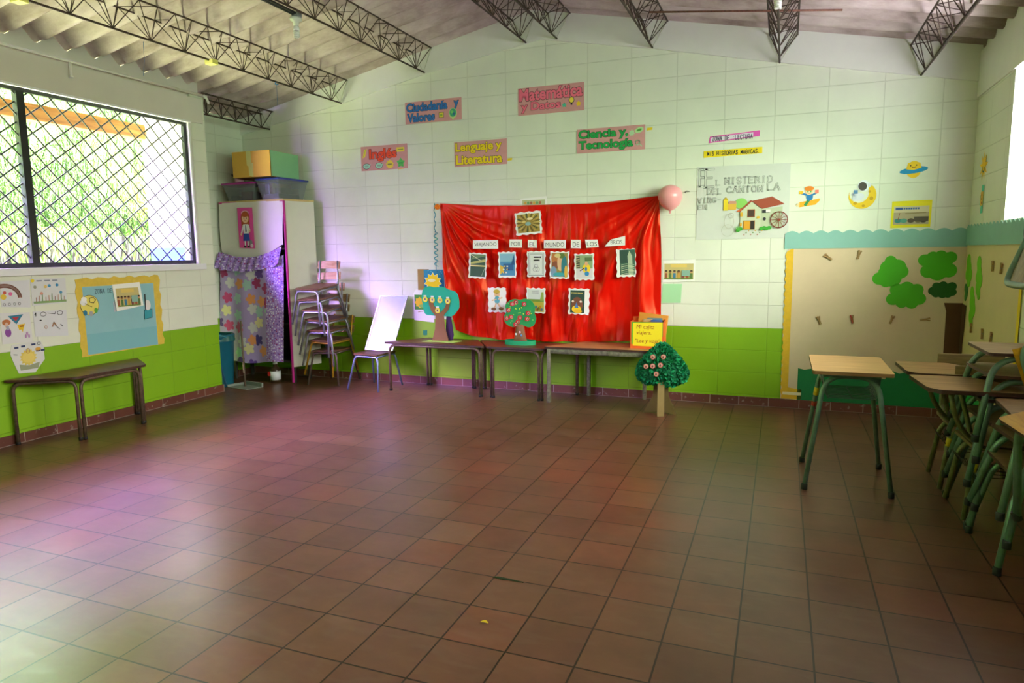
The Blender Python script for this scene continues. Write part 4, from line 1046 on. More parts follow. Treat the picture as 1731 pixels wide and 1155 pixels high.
sign('pink sign reading Ciencia y Tecnología in green letters', 2.701, 2.256, .628, .214, [('Ciencia y,', .016, .108, .475, .205), ('Tecnología', .018, .010, .520, .108)], '18A850', RAD(0), [
    ('sticker', lambda d: (d.ell(.575, .170, .040, .024, W('B8E0A0'), 16, .3), d.ell(.575, .170, .024, .010, W('58A048'), 16, .3))), ('sticker', st_star(.510, .150, .032, 7, 'B8D8B0')), ('sticker', lambda d: (d.line([(.57, .06), (.60, .03)], .010, W('B8D8B0')), d.ring(.562, .062, .02, .02, .008, W('CDE8C8'))))])
# yellow scraps behind the signs' edges
for x, z, lb in ((.80, 2.218, 'strip of yellow paper peeking out under the Inglés sign'), (3.345, 2.415, 'scrap of yellow paper beside the Ciencia y Tecnología sign'), (2.010, 2.232, 'tiny yellow tab beside the Lenguaje y Literatura sign')):
    d = Draw(.0015); d.base([(0, 0), (.075 if 'under' in lb else .045, .004), (.07 if 'under' in lb else .05, .026), (.002, .024)], W('F0D020')); tag(d.build('paper_tab', None, (x, -.002, z), ROT_BACK), lb, 'paper tab')

# ------------------------------------------------------------------ reading corner
d = Draw(.0015); d.base([(0, 0), (.412, .032), (.412, .078), (.01, .055)], W('E85AB8')); d.b.poly([(.015, .010), (.36, .036), (.36, .066), (.015, .045)], .0016, W('E8DCEC')); d.serif('ZONA DE :LECTURA', .03, .016, .355, .052, W('5A5068'), .16, serifs=False)
o = d.build('title_strip', None, (3.876, -.002, 2.270), ROT_BACK); tag(o, 'magenta strip reading ZONA DE LECTURA on the back wall', 'sign')
d = Draw(.0015); d.base([(0, 0), (.475, .010), (.475, .062), (0, .056)], W('F2D40A')); d.serif('MIS HISTORIAS MAGICAS.', .03, .015, .455, .046, W('26262A'), .19, serifs=False)
o = d.build('title_strip', None, (3.837, -.002, 2.150), ROT_BACK); tag(o, 'yellow strip reading MIS HISTORIAS MAGICAS on the back wall', 'sign')
# poster: el misterio del canton la virgen
d = Draw(.002); d.base([(0, 0), (.752, .004), (.750, .618), (0, .625)], M('D4D6CE', .6, name='poster_paper', noise=.05, nscale=4))
pg = W('D4D6CE'); gi = W('6E706C')
d.serif('E', .015, .46, .07, .60, W('3A3A3A'), .14, pg, .55); d.serif('E', .06, .45, .15, .60, gi, .13, pg, .6)
d.serif('L', .155, .462, .195, .505, gi, .2, pg, .5); d.serif('MISTERIO', .23, .468, .61, .520, gi, .20, pg, .55)
d.serif('DEL', .085, .388, .205, .432, gi, .20, pg, .55); d.serif('CANTON', .250, .395, .540, .443, gi, .20, pg, .55); d.serif('LA', .575, .405, .670, .455, gi, .20, pg, .55)
d.serif('VIRG-', .010, .318, .205, .358, gi, .20, pg, .55); d.serif('EN', .012, .262, .09, .298, gi, .18, pg, .55)
# farmhouse with a wheel
d.ell(.37, .30, .05, .045, W('8CC860')); d.rect(.225, .245, .262, .335, W('E8CC28')); d.poly([(.225, .335), (.243, .36), (.262, .335)], W('C8A818')); d.rect(.262, .25, .33, .30, W('E0B040')); d.poly([(.262, .30), (.275, .325), (.325, .322), (.335, .30)], W('C8907A'))
d.poly([(.365, .075), (.53, .075), (.53, .25), (.45, .315), (.365, .24)], W('C8CCB0')); d.poly([(.53, .075), (.70, .10), (.70, .265), (.53, .25)], W('BCC4A6')); d.poly([(.45, .318), (.615, .35), (.715, .285), (.54, .25)], W('A04A30')); d.line([(.45, .318), (.36, .235)], .014, W('A04A30')); d.poly([(.335, .235), (.375, .265), (.375, .24), (.34, .228)], W('C86030'))
d.rect(.425, .185, .48, .245, W('4A3428')); d.line([(.425, .185), (.48, .185), (.48, .245), (.425, .245), (.425, .185)], .006, W('A0582C')); d.rect(.39, .08, .485, .155, W('8A5A20')); d.rect(.395, .082, .445, .150, W('E0A028')); d.rect(.45, .082, .478, .150, W('2A2018'))
d.rect(.54, .215, .60, .240, INK); d.rect(.57, .218, .605, .243, W('E8E8E0')); d.ell(.56, .165, .012, .014, INK); d.ell(.51, .18, .014, .010, W('E0B030')); d.rect(.365, .19, .385, .225, W('E0A830')); d.rect(.365, .11, .38, .135, W('E0A830'))
for x, y in ((.54, .085), (.56, .09), (.58, .085), (.60, .09), (.37, .085), (.35, .075)): d.ell(x, y, .018, .016, W('3AA030'))
for i in range(7): d.line([(.35, .075), (.35 + .03 * cos(.4 + i * .35), .075 + .035 * sin(.4 + i * .35))], .004, W('5AB040'))
d.ring(.675, .155, .066, .066, .008, W('8A3A28'), 30)
for i in range(6): d.line([(.675 - .064 * cos(i * pi / 6), .155 - .064 * sin(i * pi / 6)), (.675 + .064 * cos(i * pi / 6), .155 + .064 * sin(i * pi / 6))], .004, W('8A3A28'))
for i in range(9): d.ell(.40 + .018 * i, .035 + .016 * (i % 3), .006, .004, W(('A05030', '5E8A40', 'D0A040')[i % 3]))
d.ring(.275, .15, .04, .06, .003, W('B8B0A0'), 20); d.ring(.265, .075, .05, .05, .003, W('B8B8A8'), 20); d.ring(.29, .20, .022, .022, .003, W('B0A898'), 16)
o = d.build('poster', None, (3.788, -.003, 1.450), ROT_BACK); tag(o, 'grey poster titled EL MISTERIO DEL CANTON LA VIRGEN with a farmhouse drawing', 'poster')
# stickers above the mural
def on_wall(name, label, cat, x, z, fn, group=None, rot=ROT_BACK, where='back', t=.0015):
    d = Draw(t); fn(d)
    loc = (x, -.002, z) if where == 'back' else ((RIGHT_X - .002, x, z) if where == 'right' else (WALL_X + .002, x, z))
    return tag(d.build(name, None, loc, rot), label, cat, group)
SK = 'F0C8A0'
def s_boy(d):
    d.base([(.0, .0), (.08, -.005), (.19, .05), (.185, .09), (.13, .16), (.06, .165), (.02, .1), (.01, .04)], W('E6E6D0')) if False else None
    d.poly([(.0, .02), (.03, .002), (.15, .02), (.185, .055), (.18, .07), (.14, .062), (.03, .045)], W('F0A818'), .0006); d.poly([(.0, .02), (.03, .002), (.03, .045)], W('E8D0A0'), .0009); d.ell(.012, .022, .010, .012, W('4A3A20'))
    d.line([(.10, .06), (.075, .02)], .022, W('2E8A50')); d.ell(.105, .085, .026, .032, W('1F78B8')); d.line([(.085, .10), (.045, .115)], .014, W('1F78B8')); d.line([(.125, .10), (.155, .115)], .014, W('1F78B8')); d.rect(.025, .11, .055, .135, W('F0B820')); d.rect(.145, .11, .172, .14, W('E88070'))
    d.ell(.10, .13, .030, .028, W(SK)); d.ell(.10, .152, .036, .020, W('E08020')); d.ell(.09, .128, .006, .007, W('58B058')); d.ell(.112, .128, .006, .007, W('58B058')); d.line([(.092, .114), (.108, .114)], .004, W('A03028'))
on_wall('wall_sticker', 'cut-out boy with orange hair riding a yellow pencil on the wall', 'sticker', 4.587, 1.700, s_boy, t=.0004)
def s_astro(d):
    P = [(.10 + .10 * cos(a), .10 + .105 * sin(a)) for a in [RAD(-200 + 9 * i) for i in range(28)]]
    Q = [(.075 + .072 * cos(a), .125 + .082 * sin(a)) for a in [RAD(45 - 8 * i) for i in range(28)]]
    d.poly(P + Q, W('EBC31C')); d.ell(.05, .04, .014, .012, W('C89A10')); d.ell(.165, .075, .014, .016, W('C89A10')); d.ell(.11, .018, .012, .010, W('C89A10')); d.ell(.15, .13, .009, .010, W('C89A10'))
    d.ell(.07, .088, .045, .030, W('D8DCE8'), 18, .3); d.line([(.05, .08), (.03, .115), (.055, .10)], .018, W('D0D6E6')); d.rect(.035, .115, .065, .145, W('5A88B8')); d.ell(.105, .175, .042, .045, W('E4E8F2')); d.ell(.098, .172, .031, .034, W('48403E'), 20, .3); d.ell(.145, .18, .012, .018, W('D8DCE6'))
on_wall('wall_sticker', 'cut-out astronaut lying on a yellow crescent moon on the wall', 'sticker', 4.982, 1.680, s_astro, t=.0004)
def s_saturn(d):
    d.ell(.097, .065, .052, .066, W('F2C81E')); d.ell(.097, .060, .098, .025, W('1890C8'), 28, .12); d.poly([(.045, .068), (.055, .115), (.097, .131), (.14, .115), (.149, .075), (.097, .062)], W('F2C81E')); d.ell(.075, .095, .004, .005, INK); d.ell(.115, .098, .004, .005, INK); d.ring(.096, .088, .012, .010, .004, W('A05A28'), 10, pi, 2 * pi)
on_wall('wall_sticker', 'cut-out smiling yellow planet with a blue ring on the wall', 'sticker', 5.335, 1.900, s_saturn, t=.0004)
def s_yellow(d):
    d.base([(0, 0), (.276, .003), (.279, .212), (.004, .208)], W('F0E010')); d.rect(.018, .025, .262, .168, W('B8A888')); d.rect(.018, .12, .262, .168, W('D8CCA8')); d.rect(.03, .14, .08, .158, W('3A5AA0'))
    for i in range(7): d.rect(.085 + .016 * i, .142, .098 + .016 * i, .156, W('4A6AA8'))
    for x, c in ((.05, '3A8A88'), (.09, '5AA090'), (.14, '5A4A3A'), (.19, '7A6A48'), (.225, '4A4038')): d.ell(x, .055, .024, .018, W(c))
    d.rect(.16, .05, .26, .085, W('5A5040')); d.line([(.05, .06), (.06, .115)], .004, W('8A4A38')); d.line([(.10, .11), (.24, .115)], .008, W('9A8A60'))
on_wall('poster', 'yellow-framed small poster with a picture strip above the mural', 'poster', 5.293, 1.516, s_yellow, t=.002)
# mural on the corner: paper, borders, header, grass, trunk, leaf clouds
mat_cream_p = M('D9C4A2', .8, name='cream_paper', noise=.06, nscale=3, bump=.15); mat_bluep = M('8CBEB4', .75, name='blue_crepe', noise=.05, nscale=5); mat_yb = M('E0B428', .75, name='yellow_border', noise=.12, nscale=18); mat_grassp = M('0E7A40', .7, name='green_paper', noise=.12, nscale=8)
d = Draw(.0015)
d.base([(0, .0)] + [(1.30 * i / 12, .004 * sin(i * 2.2)) for i in range(1, 13)] + [(1.299, 1.31), (0.015, 1.31), (.02, .9), (-.002, .55), (.012, .45), (0, .3)], mat_cream_p)
o = d.build('mural_paper', None, (4.525 + .002, -.003, .072), ROT_BACK); o.location.x = 4.528
tag(o, 'large cream paper mural on the back wall to the right', 'paper mural')
d = Draw(.0018); P = [(0, 0)]
for i in range(1, 40): P.append((.012 * (i % 2) - .008, 1.29 * i / 40))
d.base([(.16, 0), (.16, .085), (.055, .10), (.055, 1.29)] + list(reversed(P)), mat_yb); d.b.poly([(.01, .035), (.16, .035), (.16, .06), (.012, .06)], .0023, W('F0E2B8'))
tag(d.build('border_strip', None, (4.532, -.006, .080), ROT_BACK), 'scalloped yellow border down the left edge of the cream mural', 'border')
def scallop(L_, h, n, ph=0): return [(0, 0), (L_, 0)] + [(L_ - L_ * i / (n * 6), h + .022 * abs(sin(pi * i / 6 + ph))) for i in range(n * 6 + 1)]
d = Draw(.0018); d.base(scallop(1.312, .125, 12), mat_bluep); tag(d.build('header_strip', None, (4.515, -.007, 1.362), ROT_BACK), 'blue scalloped header strip along the top of the back-wall mural', 'border')
d = Draw(.0018); d.base(scallop(1.36, .135, 16), mat_bluep); tag(d.build('header_strip', None, (RIGHT_X - .012, -.003, 1.372), ROT_RIGHT), 'blue scalloped header strip on the right wall under the window', 'border')
d = Draw(.0015); d.base([(0, 0), (1.36, 0), (1.36, 1.31), (0, 1.31)], M('DCCB9C', .8, name='cream_paper_side', noise=.05, nscale=3)); o = d.build('mural_paper', None, (RIGHT_X - .003, -.004, .074), ROT_RIGHT); tag(o, 'cream paper mural on the right wall beside the corner', 'paper mural')
d = Draw(.0018); d.base([(0, 0), (.045, 0), (.045, 1.30), (0, 1.30)], M('F0D010', .7, name='yellow_edge')); tag(d.build('border_strip', None, (RIGHT_X - .006, -1.35, .08), ROT_RIGHT), 'plain yellow border at the near edge of the right-wall mural', 'border')
r = random.Random(5); P = [(0, 0), (1.165, 0)]
for i in range(24): P.append((1.165 - 1.165 * i / 23, .255 + (.03 if i % 2 else 0) + r.uniform(-.015, .015) - (.05 if 9 < i < 12 else 0)))
d = Draw(.0018); d.base(P, mat_grassp); tag(d.build('paper_grass', None, (4.66, -.006, .076), ROT_BACK), 'dark green paper grass along the bottom of the back-wall mural', 'paper cut-out')
d = Draw(.0018); d.base([(0, 0), (1.2, 0), (1.2, .2), (.9, .24), (.6, .2), (.3, .25), (0, .23)], M('18A048', .7, name='green_paper_side', noise=.1, nscale=8)); tag(d.build('paper_grass', None, (RIGHT_X - .006, -.006, .076), ROT_RIGHT), 'bright green paper grass at the foot of the right wall', 'paper cut-out')
mat_trunk = M('5A3A1E', .8, name='brown_paper', noise=.12, nscale=9)
b = MB()
Mt = Matrix(((1, 0, 0, 0), (0, 0, -1, 0), (0, 1, 0, 0), (0, 0, 0, 1)))
b.prism([(5.715, .13), (5.826, .13), (5.826, .925), (5.697, .925), (5.715, .86)], .0085, .0105, mat_trunk, Mt)
Mr = Matrix(((0, 0, -1, RIGHT_X), (-1, 0, 0, 0), (0, 1, 0, 0), (0, 0, 0, 1)))
b.prism([(.004, .13), (.13, .13), (.11, .45), (.085, .60), (.115, .75), (.13, .915), (.004, .92)], .0085, .0105, mat_trunk, Mr)
tag(b.build('paper_tree_cutout'), 'brown paper tree trunk folded round the corner of the mural', 'paper cut-out')
def cloud(lobes):
    def f(d):
        # one outline round a set of lobes
        cx = sum(l[0] for l in lobes) / len(lobes); cy = sum(l[1] for l in lobes) / len(lobes); P = []
        for i in range(72):
            a = 2 * pi * i / 72; ux, uy = cos(a), sin(a); best = .02
            for lx, ly, lr in lobes:
                px, py = lx - cx, ly - cy; bq = px * ux + py * uy; disc = lr * lr - (px * px + py * py - bq * bq)
                if disc > 0: best = max(best, bq + sqrt(disc))
            P.append((cx + best * ux, cy + best * uy))
        d.base(P, f.m)
    return f
def leafcloud(label, x, z, lobes, hexc, where='back'):
    fn = cloud(lobes); fn.m = M(hexc, .7, name='leaf_paper', noise=.05, nscale=6)
    out = .006
    d = Draw(.0018); fn(d)
    o = d.build('leaf_cloud', None, (x, -out, z) if where == 'back' else (RIGHT_X - out, x, z), ROT_BACK if where == 'back' else ROT_RIGHT)
    tag(o, label, 'paper cut-out', 'paper leaf clouds on the mural')
leafcloud('left bright green paper cloud, tallest with a knob on top', 5.185, 1.05, [(.05, .065, .05), (.085, .115, .045), (.125, .205, .042), (.11, .15, .06), (.175, .155, .062), (.20, .12, .055), (.14, .07, .07), (.10, .04, .045)], '49B40C')
leafcloud('upper right bright green paper cloud on the back wall', 5.500, 1.10, [(.045, .16, .045), (.075, .075, .055), (.10, .185, .042), (.155, .19, .045), (.22, .18, .045), (.155, .12, .08), (.215, .08, .055), (.14, .06, .06)], '49B40C')
leafcloud('lowest bright green paper cloud on the back wall', 5.290, .875, [(.05, .075, .048), (.075, .15, .05), (.145, .16, .055), (.215, .15, .048), (.14, .10, .07), (.235, .08, .048), (.115, .05, .045), (.185, .045, .045)], '4AB410')
leafcloud('small dark green paper cloud near the corner on the back wall', 5.583, .960, [(.032, .058, .032), (.055, .095, .03), (.10, .10, .033), (.16, .095, .033), (.165, .05, .03), (.10, .035, .033), (.055, .035, .028), (.135, .035, .03), (.10, .065, .05)], '1C5E14')
leafcloud('upper light green paper cloud by the corner on the right wall', -.02, 1.05, [(.08, .20, .055), (.10, .14, .07), (.15, .10, .05), (.12, .05, .045), (.06, .1, .045)], '72C818', 'right')
leafcloud('tall light green paper cloud on the right wall farther from the corner', -.30, .98, [(.10, .26, .055), (.12, .19, .06), (.16, .14, .055), (.12, .09, .06), (.15, .04, .04), (.08, .16, .04)], '72C818', 'right')
leafcloud('lowest light green paper cloud on the right wall', -.16, .76, [(.10, .26, .05), (.13, .19, .07), (.17, .14, .055), (.12, .09, .06), (.14, .04, .045)], '74CC14', 'right')
leafcloud('small dark green paper cloud on the right wall', -.005, .945, [(.06, .10, .035), (.09, .06, .04), (.07, .03, .03), (.11, .09, .03)], '2E7A30', 'right')
# clothes pegs clipped or glued on the mural
mat_peg = wood('8A6A3C', 'B8945C', .6, 20, 1, 'peg_wood')
def peg(label, loc, rotz, where='back', red=False):
    m2 = M('B03428', .6, name='red_peg') if red else mat_peg
    t = thing('clothes_peg', label, 'clothes peg', loc, (pi / 2, rotz, 0 if where == 'back' else -pi / 2), 'clothes pegs on the mural')
    b = MB(); b.prism([(-.008, -.035), (-.002, -.036), (.002, .0), (-.002, .036), (-.014, .034), (-.007, 0)], .001, .011, m2); b.build('jaw', t)
    b = MB(); b.prism([(.008, -.035), (.002, -.036), (-.001, .0), (.006, .036), (.016, .032), (.007, 0)], .001, .011, mat_peg); b.build('jaw', t)
    b = MB(); b.tube([(-.008, .002, .006), (.008, .002, .006)], .005, M('8A8A88', .4, .8, name='spring_wire'), 8); b.build('spring', t)
for (x, z, a, rd, lb) in ((4.853, 1.289, -55, False, 'upper left clothes peg lying slanted on the mural'), (5.080, 1.308, 12, False, 'upper right clothes peg pointing up on the mural'), (4.808, .765, -20, False, 'leftmost clothes peg in the lower row of the mural'), (5.055, .780, -12, True, 'clothes peg with one red jaw in the lower row'), (5.341, .783, 18, False, 'third clothes peg in the lower row of the mural'), (5.575, .792, 84, False, 'clothes peg lying flat at the right end of the lower row')):
    peg(lb, (x, -.007, z), RAD(a), 'back', rd)
for (y, z, a, lb) in ((-.33, .765, 5, 'clothes peg nearest the corner in the lower row of the right wall'), (-.64, .757, -6, 'second clothes peg from the corner on the right wall'), (-.86, .76, 14, 'third clothes peg from the corner on the right wall'), (-.97, 1.22, 8, 'clothes peg high on the right wall beneath the window'), (-.77, 1.23, -4, 'pale clothes peg high on the right wall nearer the corner')):
    peg(lb, (RIGHT_X - .007, y, z), RAD(a), 'right')
# right wall stickers
def s_sun(d):
    d.star(.09, .09, .11, .05, 9, W('F0C410')); d.ell(.09, .09, .05, .05, W('F0C410')); d.ring(.09, .08, .03, .03, .012, W('3A7A78'), 12, pi * .9, pi * 2)
on_wall('wall_sticker', 'yellow cut-out sun on the right wall near the corner', 'sticker', -.215, 1.845, s_sun, rot=ROT_RIGHT, where='right', t=.0004)
def s_roc(d):
    d.rect(.03, .0, .09, .20, W('58C8A8')); d.rect(.0, .06, .03, .13, W('58C8A8')); d.rect(.015, .055, .085, .155, W('E0B030'))
    for k in range(3): d.ell(.05, .075 + .028 * k, .010, .010, W('A04020'))
on_wall('wall_sticker', 'teal and orange cut-out rocket on the right wall below the sun', 'sticker', -.27, 1.60, s_roc, rot=ROT_RIGHT, where='right', t=.0004)

# posters beside the red cloth
def kids(d, w, h, seed):
    r = random.Random(seed); d.rect(.015, h * .15, w - .015, h * .85, W('C8B878')); d.rect(w * .25, h * .68, w * .75, h * .82, W('E0C468'))
    for i in range(7):
        x = w * (.1 + .13 * i); c = ('A05838', '5A7A40', '3A7898', 'C89A40', '8A4A48')[i % 5]; d.rect(x - .008, h * .2, x + .014, h * .42, W(c)); d.ell(x + .003, h * .48, .012, .012, W(('C89868', '9A6840')[i % 2])); d.ell(x + .003, h * .52, .012, .007, W('3A2A1E'))
    d.rect(w * .6, h * .3, w * .85, h * .55, W('8AB0A0')); d.line([(.02, h * .18), (w - .02, h * .18)], .008, W('6A8A38'))
def s_kids1(d): d.base([(0, 0), (.283, .012), (.285, .205), (.004, .197)], mat_paper); kids(d, .285, .20, 2)
on_wall('poster', 'white-bordered classroom picture poster right of the red cloth', 'poster', 3.502, 1.074, s_kids1, t=.002)
on_wall('paper_sheet', 'plain pale green paper sheet under the poster right of the red cloth', 'paper', 3.497, .890, lambda d: d.base([(0, 0), (.17, .004), (.178, .172), (.01, .172)], M('A8DCA8', .8, name='mint_paper')), t=.0015)
def s_top(d): d.base([(0, 0), (.27, .004), (.268, .12), (.002, .105)], mat_paper); d.rect(.02, .02, .25, .09, W('B8C090')); [d.ell(.05 + .03 * i, .06, .012, .016, W(('D0A040', '6A9A60', 'A86848')[i % 3])) for i in range(6)]
on_wall('poster', 'top of a small picture poster showing above the red cloth', 'poster', 2.139, 1.765, s_top, t=.0015)
# balloon
t = thing('balloon', 'pink balloon at the upper right corner of the red cloth', 'balloon', (3.575, -.112, 1.815))
b = MB(); b.lathe([(.004, -.122), (.010, -.112), (.045, -.095), (.085, -.055), (.105, 0), (.104, .035), (.085, .075), (.05, .099), (.015, .109), (.003, .110)], M('F0A0A4', .3, name='pink_rubber', coat=.2), 26); b.build('skin', t)
b = MB(); b.lathe([(.010, -.133), (.006, -.126), (.004, -.121)], M('E08088', .5, name='balloon_knot'), 10); b.build('knot', t)
b = MB(); b.tube([(.11, .10, .045), (.125, .10, .06), (.15, .105, .055)], .003, INK, 5); tag(b.build('hook', None, (3.575, -.112, 1.815)), 'small black hook in the wall beside the balloon', 'hook')
# posters behind the teal tree
def s_card(d): d.base_rect(.13, .215, M('A8864E', .8, name='kraft', noise=.1, nscale=12))
on_wall('card_sheet', 'brown kraft card on the wall behind the teal paper tree', 'card', .992, .985, s_card, t=.003)
def s_suncard(d):
    d.base_rect(.23, .215, W('2A8AB8'))
    r = random.Random(4)
    for i in range(60): d.ell(r.uniform(.01, .22), r.uniform(.01, .205), .006, .005, W(('6AC0D8', '1F6A98')[i % 2]), 7)
    d.star(.115, .085, .105, .075, 11, W('F0E8C0')); d.star(.115, .085, .095, .068, 11, W('F2CC10')); d.ell(.10, .105, .045, .016, W('F2EAB0'))
on_wall('sun_poster', 'blue poster with a yellow paper sun above the teal tree', 'poster', 1.065, .980, s_suncard, t=.004)
def s_wh(d):
    d.base([(.0, .02), (.235, 0), (.245, .335), (.03, .34), (0, .30)], mat_paper); d.rect(.01, .13, .17, .285, W('4E9A3A')); d.star(.07, .205, .06, .045, 8, W('F0C820')); d.line([(.05, .105), (.14, .12)], .006, W('A08A50')); d.ell(.10, .17, .04, .016, W('8AC060'))
on_wall('poster', 'white sheet with a green and yellow picture left of the teal tree', 'poster', .935, .650, s_wh, t=.002)
on_wall('paper_scrap', 'small dark green paper square on the green wall behind the table', 'scrap', 1.033, .512, lambda d: d.base([(0, .005), (.02, 0), (.05, .004), (.052, .055), (.002, .052)], W('0E7A48')), t=.0015)

# ------------------------------------------------------------------ things on the tables
mat_teal = M('1FAE90', .75, name='teal_foam'); mat_brownf = M('8A5E40', .8, name='brown_foam', noise=.06, nscale=10)
t = thing('paper_tree', 'teal foam tree with brown forked trunk and yellow badges on the table', 'paper tree', (1.372, -.24, .492))
def outline(pts, k=5): # closed smooth outline
    n = len(pts); out = []
    for i in range(n):
        p0, p1, p2, p3 = pts[i - 1], pts[i], pts[(i + 1) % n], pts[(i + 2) % n]
        for j in range(k):
            q = j / k; out.append(tuple(.5 * ((2 * p1[a]) + (-p0[a] + p2[a]) * q + (2 * p0[a] - 5 * p1[a] + 4 * p2[a] - p3[a]) * q * q + (-p0[a] + 3 * p1[a] - 3 * p2[a] + p3[a]) * q ** 3) for a in (0, 1)))
    return out
UPR = Matrix(((1, 0, 0, 0), (0, 0, -1, 0), (0, 1, 0, 0), (0, 0, 0, 1)))
b = MB(); b.prism(outline([(-.19, .515), (-.21, .44), (-.20, .36), (-.175, .27), (-.10, .255), (-.02, .25), (.06, .25), (.13, .255), (.185, .31), (.205, .35), (.20, .43), (.17, .49), (.09, .515), (.03, .54), (-.06, .535), (-.13, .545)]), -.006, .0, mat_teal, UPR); b.build('crown', t)
b = MB(); b.prism([(-.10, 0), (.085, 0), (.05, .12), (.035, .26), (.09, .32), (.11, .40), (.105, .43), (.065, .43), (.07, .38), (.05, .335), (0, .285), (-.045, .32), (-.075, .36), (-.09, .42), (-.13, .43), (-.125, .36), (-.10, .30), (-.055, .25), (-.065, .12)], .001, .008, mat_brownf, UPR); b.build('trunk', t)
for (x, z) in ((-.165, .415), (-.085, .41), (.0, .408), (.085, .40), (-.03, .305)):
    d = Draw(.003); d.base([(.027 * cos(2 * pi * i / 22), .027 * sin(2 * pi * i / 22)) for i in range(22)], W('F0DC30')); d.ell(0, 0, .016, .017, W('D8C8A8')); d.ell(.0, .002, .008, .011, W('7A4A40')); d.b.poly([(-.016, .026), (.016, .026), (.016, .042), (-.016, .042)], .002, W('D8E0DC'))
    d.build('badge', t, (x, -.0085, z), (pi / 2, 0, 0))
b = MB(); b.prism([(-.17, -.09), (.17, -.09), (.20, .05), (-.14, .05)], 0, .004, M('A8D060', .7, name='lime_board')); b.build('base_board', t)
b = MB(); b.prism([(.03, .0), (.11, .01), (.125, .06), (.10, .24), (.05, .26)], -.03, -.024, M('3A1E4A', .8, name='purple_card'), UPR); b.build('back_brace', t)

t = thing('apple_tree', 'small green cardboard tree with red apples standing in a green tray', 'paper tree', (2.205, -.22, .490))
b = MB(); P = outline([(-.15, .20), (-.165, .26), (-.14, .31), (-.15, .37), (-.11, .41), (-.06, .43), (0, .425), (.06, .435), (.12, .41), (.15, .36), (.145, .30), (.16, .25), (.14, .19), (.09, .165), (.03, .18), (-.03, .17), (-.09, .165)]); b.prism(P, -.008, 0, M('1E9A50', .7, name='leaf_card', noise=.1, nscale=20), UPR); b.build('crown', t)
d = Draw(.0005); r = random.Random(8)
for i in range(34):
    x, z = r.uniform(-.13, .13), r.uniform(.19, .41); d.ell(x, z, .007, .006, W(('D0E040', '8AD060')[i % 2]), 8)
d.build('leaf_spots', t, (0, -.0005, 0), (pi / 2, 0, 0))
for (x, z) in ((-.075, .385), (-.04, .40), (.045, .385), (.085, .30), (-.115, .325), (-.09, .26), (-.135, .245), (.0, .255), (.075, .245), (-.02, .215), (-.045, .19)):
    d = Draw(.006); d.base([(.023 * cos(2 * pi * i / 18) * (1.05 if i % 9 else .85), .022 * sin(2 * pi * i / 18)) for i in range(18)], W('C02028')); d.ell(.005, .0, .011, .012, W('E8C8B0')); d.ell(.006, -.001, .006, .008, W('5A3028'))
    d.build('apple', t, (x, -.003 - .002 * (x > 0), z), (pi / 2, 0, 0))
b = MB(); b.lathe([(.075, .012), (.055, .08), (.04, .17), (.028, .19)], mat_brownf, 16, Matrix.Diagonal((1, .6, 1, 1))); b.build('trunk', t)
b = MB()
for x, z, c in ((-.03, .10, 'E8E8F0'), (.025, .09, '6A98C8'), (.01, .12, 'F0C0D0')): b.ball((x, -.035, z), .011, W(c), 10, 7, (1, .5, 1))
b.build('trunk_flowers', t)
b = MB(); n = 40; ring = [(.155 * cos(2 * pi * i / n), .085 * sin(2 * pi * i / n)) for i in range(n)]
mtr = M('18A068', .7, name='tray_foam')
b.prism(ring, 0, .008, mtr)
for i in range(n):
    a, c = ring[i], ring[(i + 1) % n]
    q = [b.bm.verts.new(p) for p in ((a[0], a[1], .008), (c[0], c[1], .008), (c[0], c[1], .042), (a[0], a[1], .042))]; b.face(q, mtr)
    q2 = [b.bm.verts.new(p) for p in ((a[0] * .97, a[1] * .97, .042), (c[0] * .97, c[1] * .97, .042), (c[0] * .97, c[1] * .97, .008), (a[0] * .97, a[1] * .97, .008))]; b.face(q2, mtr)
    b.face([q[3], q[2], q2[1], q2[0]], mtr)
b.build('tray', t)

# book box
mat_or = M('E8641A', .7, name='orange_card', noise=.06, nscale=12); mat_yl = M('F0DC18', .7, name='yellow_sheet'); mat_gr = M('4CA828', .7, name='green_strip')
t = thing('book_box', 'orange and yellow card box of books with handwriting on the paler table', 'box', (3.29, -.36, .515), (0, 0, RAD(3)))
w, dp, h = .29, .17, .235
b = MB(); T_ = .004
b.box((0, 0, 0), (w, T_, h), mat_or); b.box((0, dp - T_, 0), (w, dp, h + .03), mat_or); b.box((0, T_, 0), (T_, dp - T_, h), mat_or); b.box((w - T_, T_, 0), (w, dp - T_, h + .015), mat_or); b.box((T_, T_, 0), (w - T_, dp - T_, T_), mat_or); b.build('box_body', t)
d = Draw(.001); d.base([(0, 0), (.25, -.004), (.252, .205), (.0, .200)], mat_yl); ink = W('A03A18')
d.text('Mi cajita', .03, .138, .185, .186, ink, fat=0.0, shear=.15)
d.text('viajera.', .032, .090, .160, .132, ink, fat=0.0, shear=.15)
d.text('"Lee y viaja"', .022, .018, .235, .062, ink, fat=0.0, shear=.15)
d.build('handwritten_sheet', t, (.022, -.001, .024), (pi / 2, 0, 0))
d = Draw(.0008); d.base([(0, 0), (.012, 0), (.012, .18), (.245, .18), (.245, .07), (.268, .07), (.268, .195), (0, .195)], mat_gr); d.build('green_strip', t, (.010, -.0004, .038), (pi / 2, 0, 0))
b = MB(); b.rbox((.02, .125, .01), (.275, .150, .30), M('D08A28', .7, name='ochre_cover'), .003, Matrix.Translation((.0, 0, 0)) @ Matrix.Rotation(RAD(6), 4, 'Y'))
tag(b.build('book', None, (3.29, -.36, .525)), 'tall ochre-backed book leaning out at the back of the book box', 'book', 'books in the yellow box')
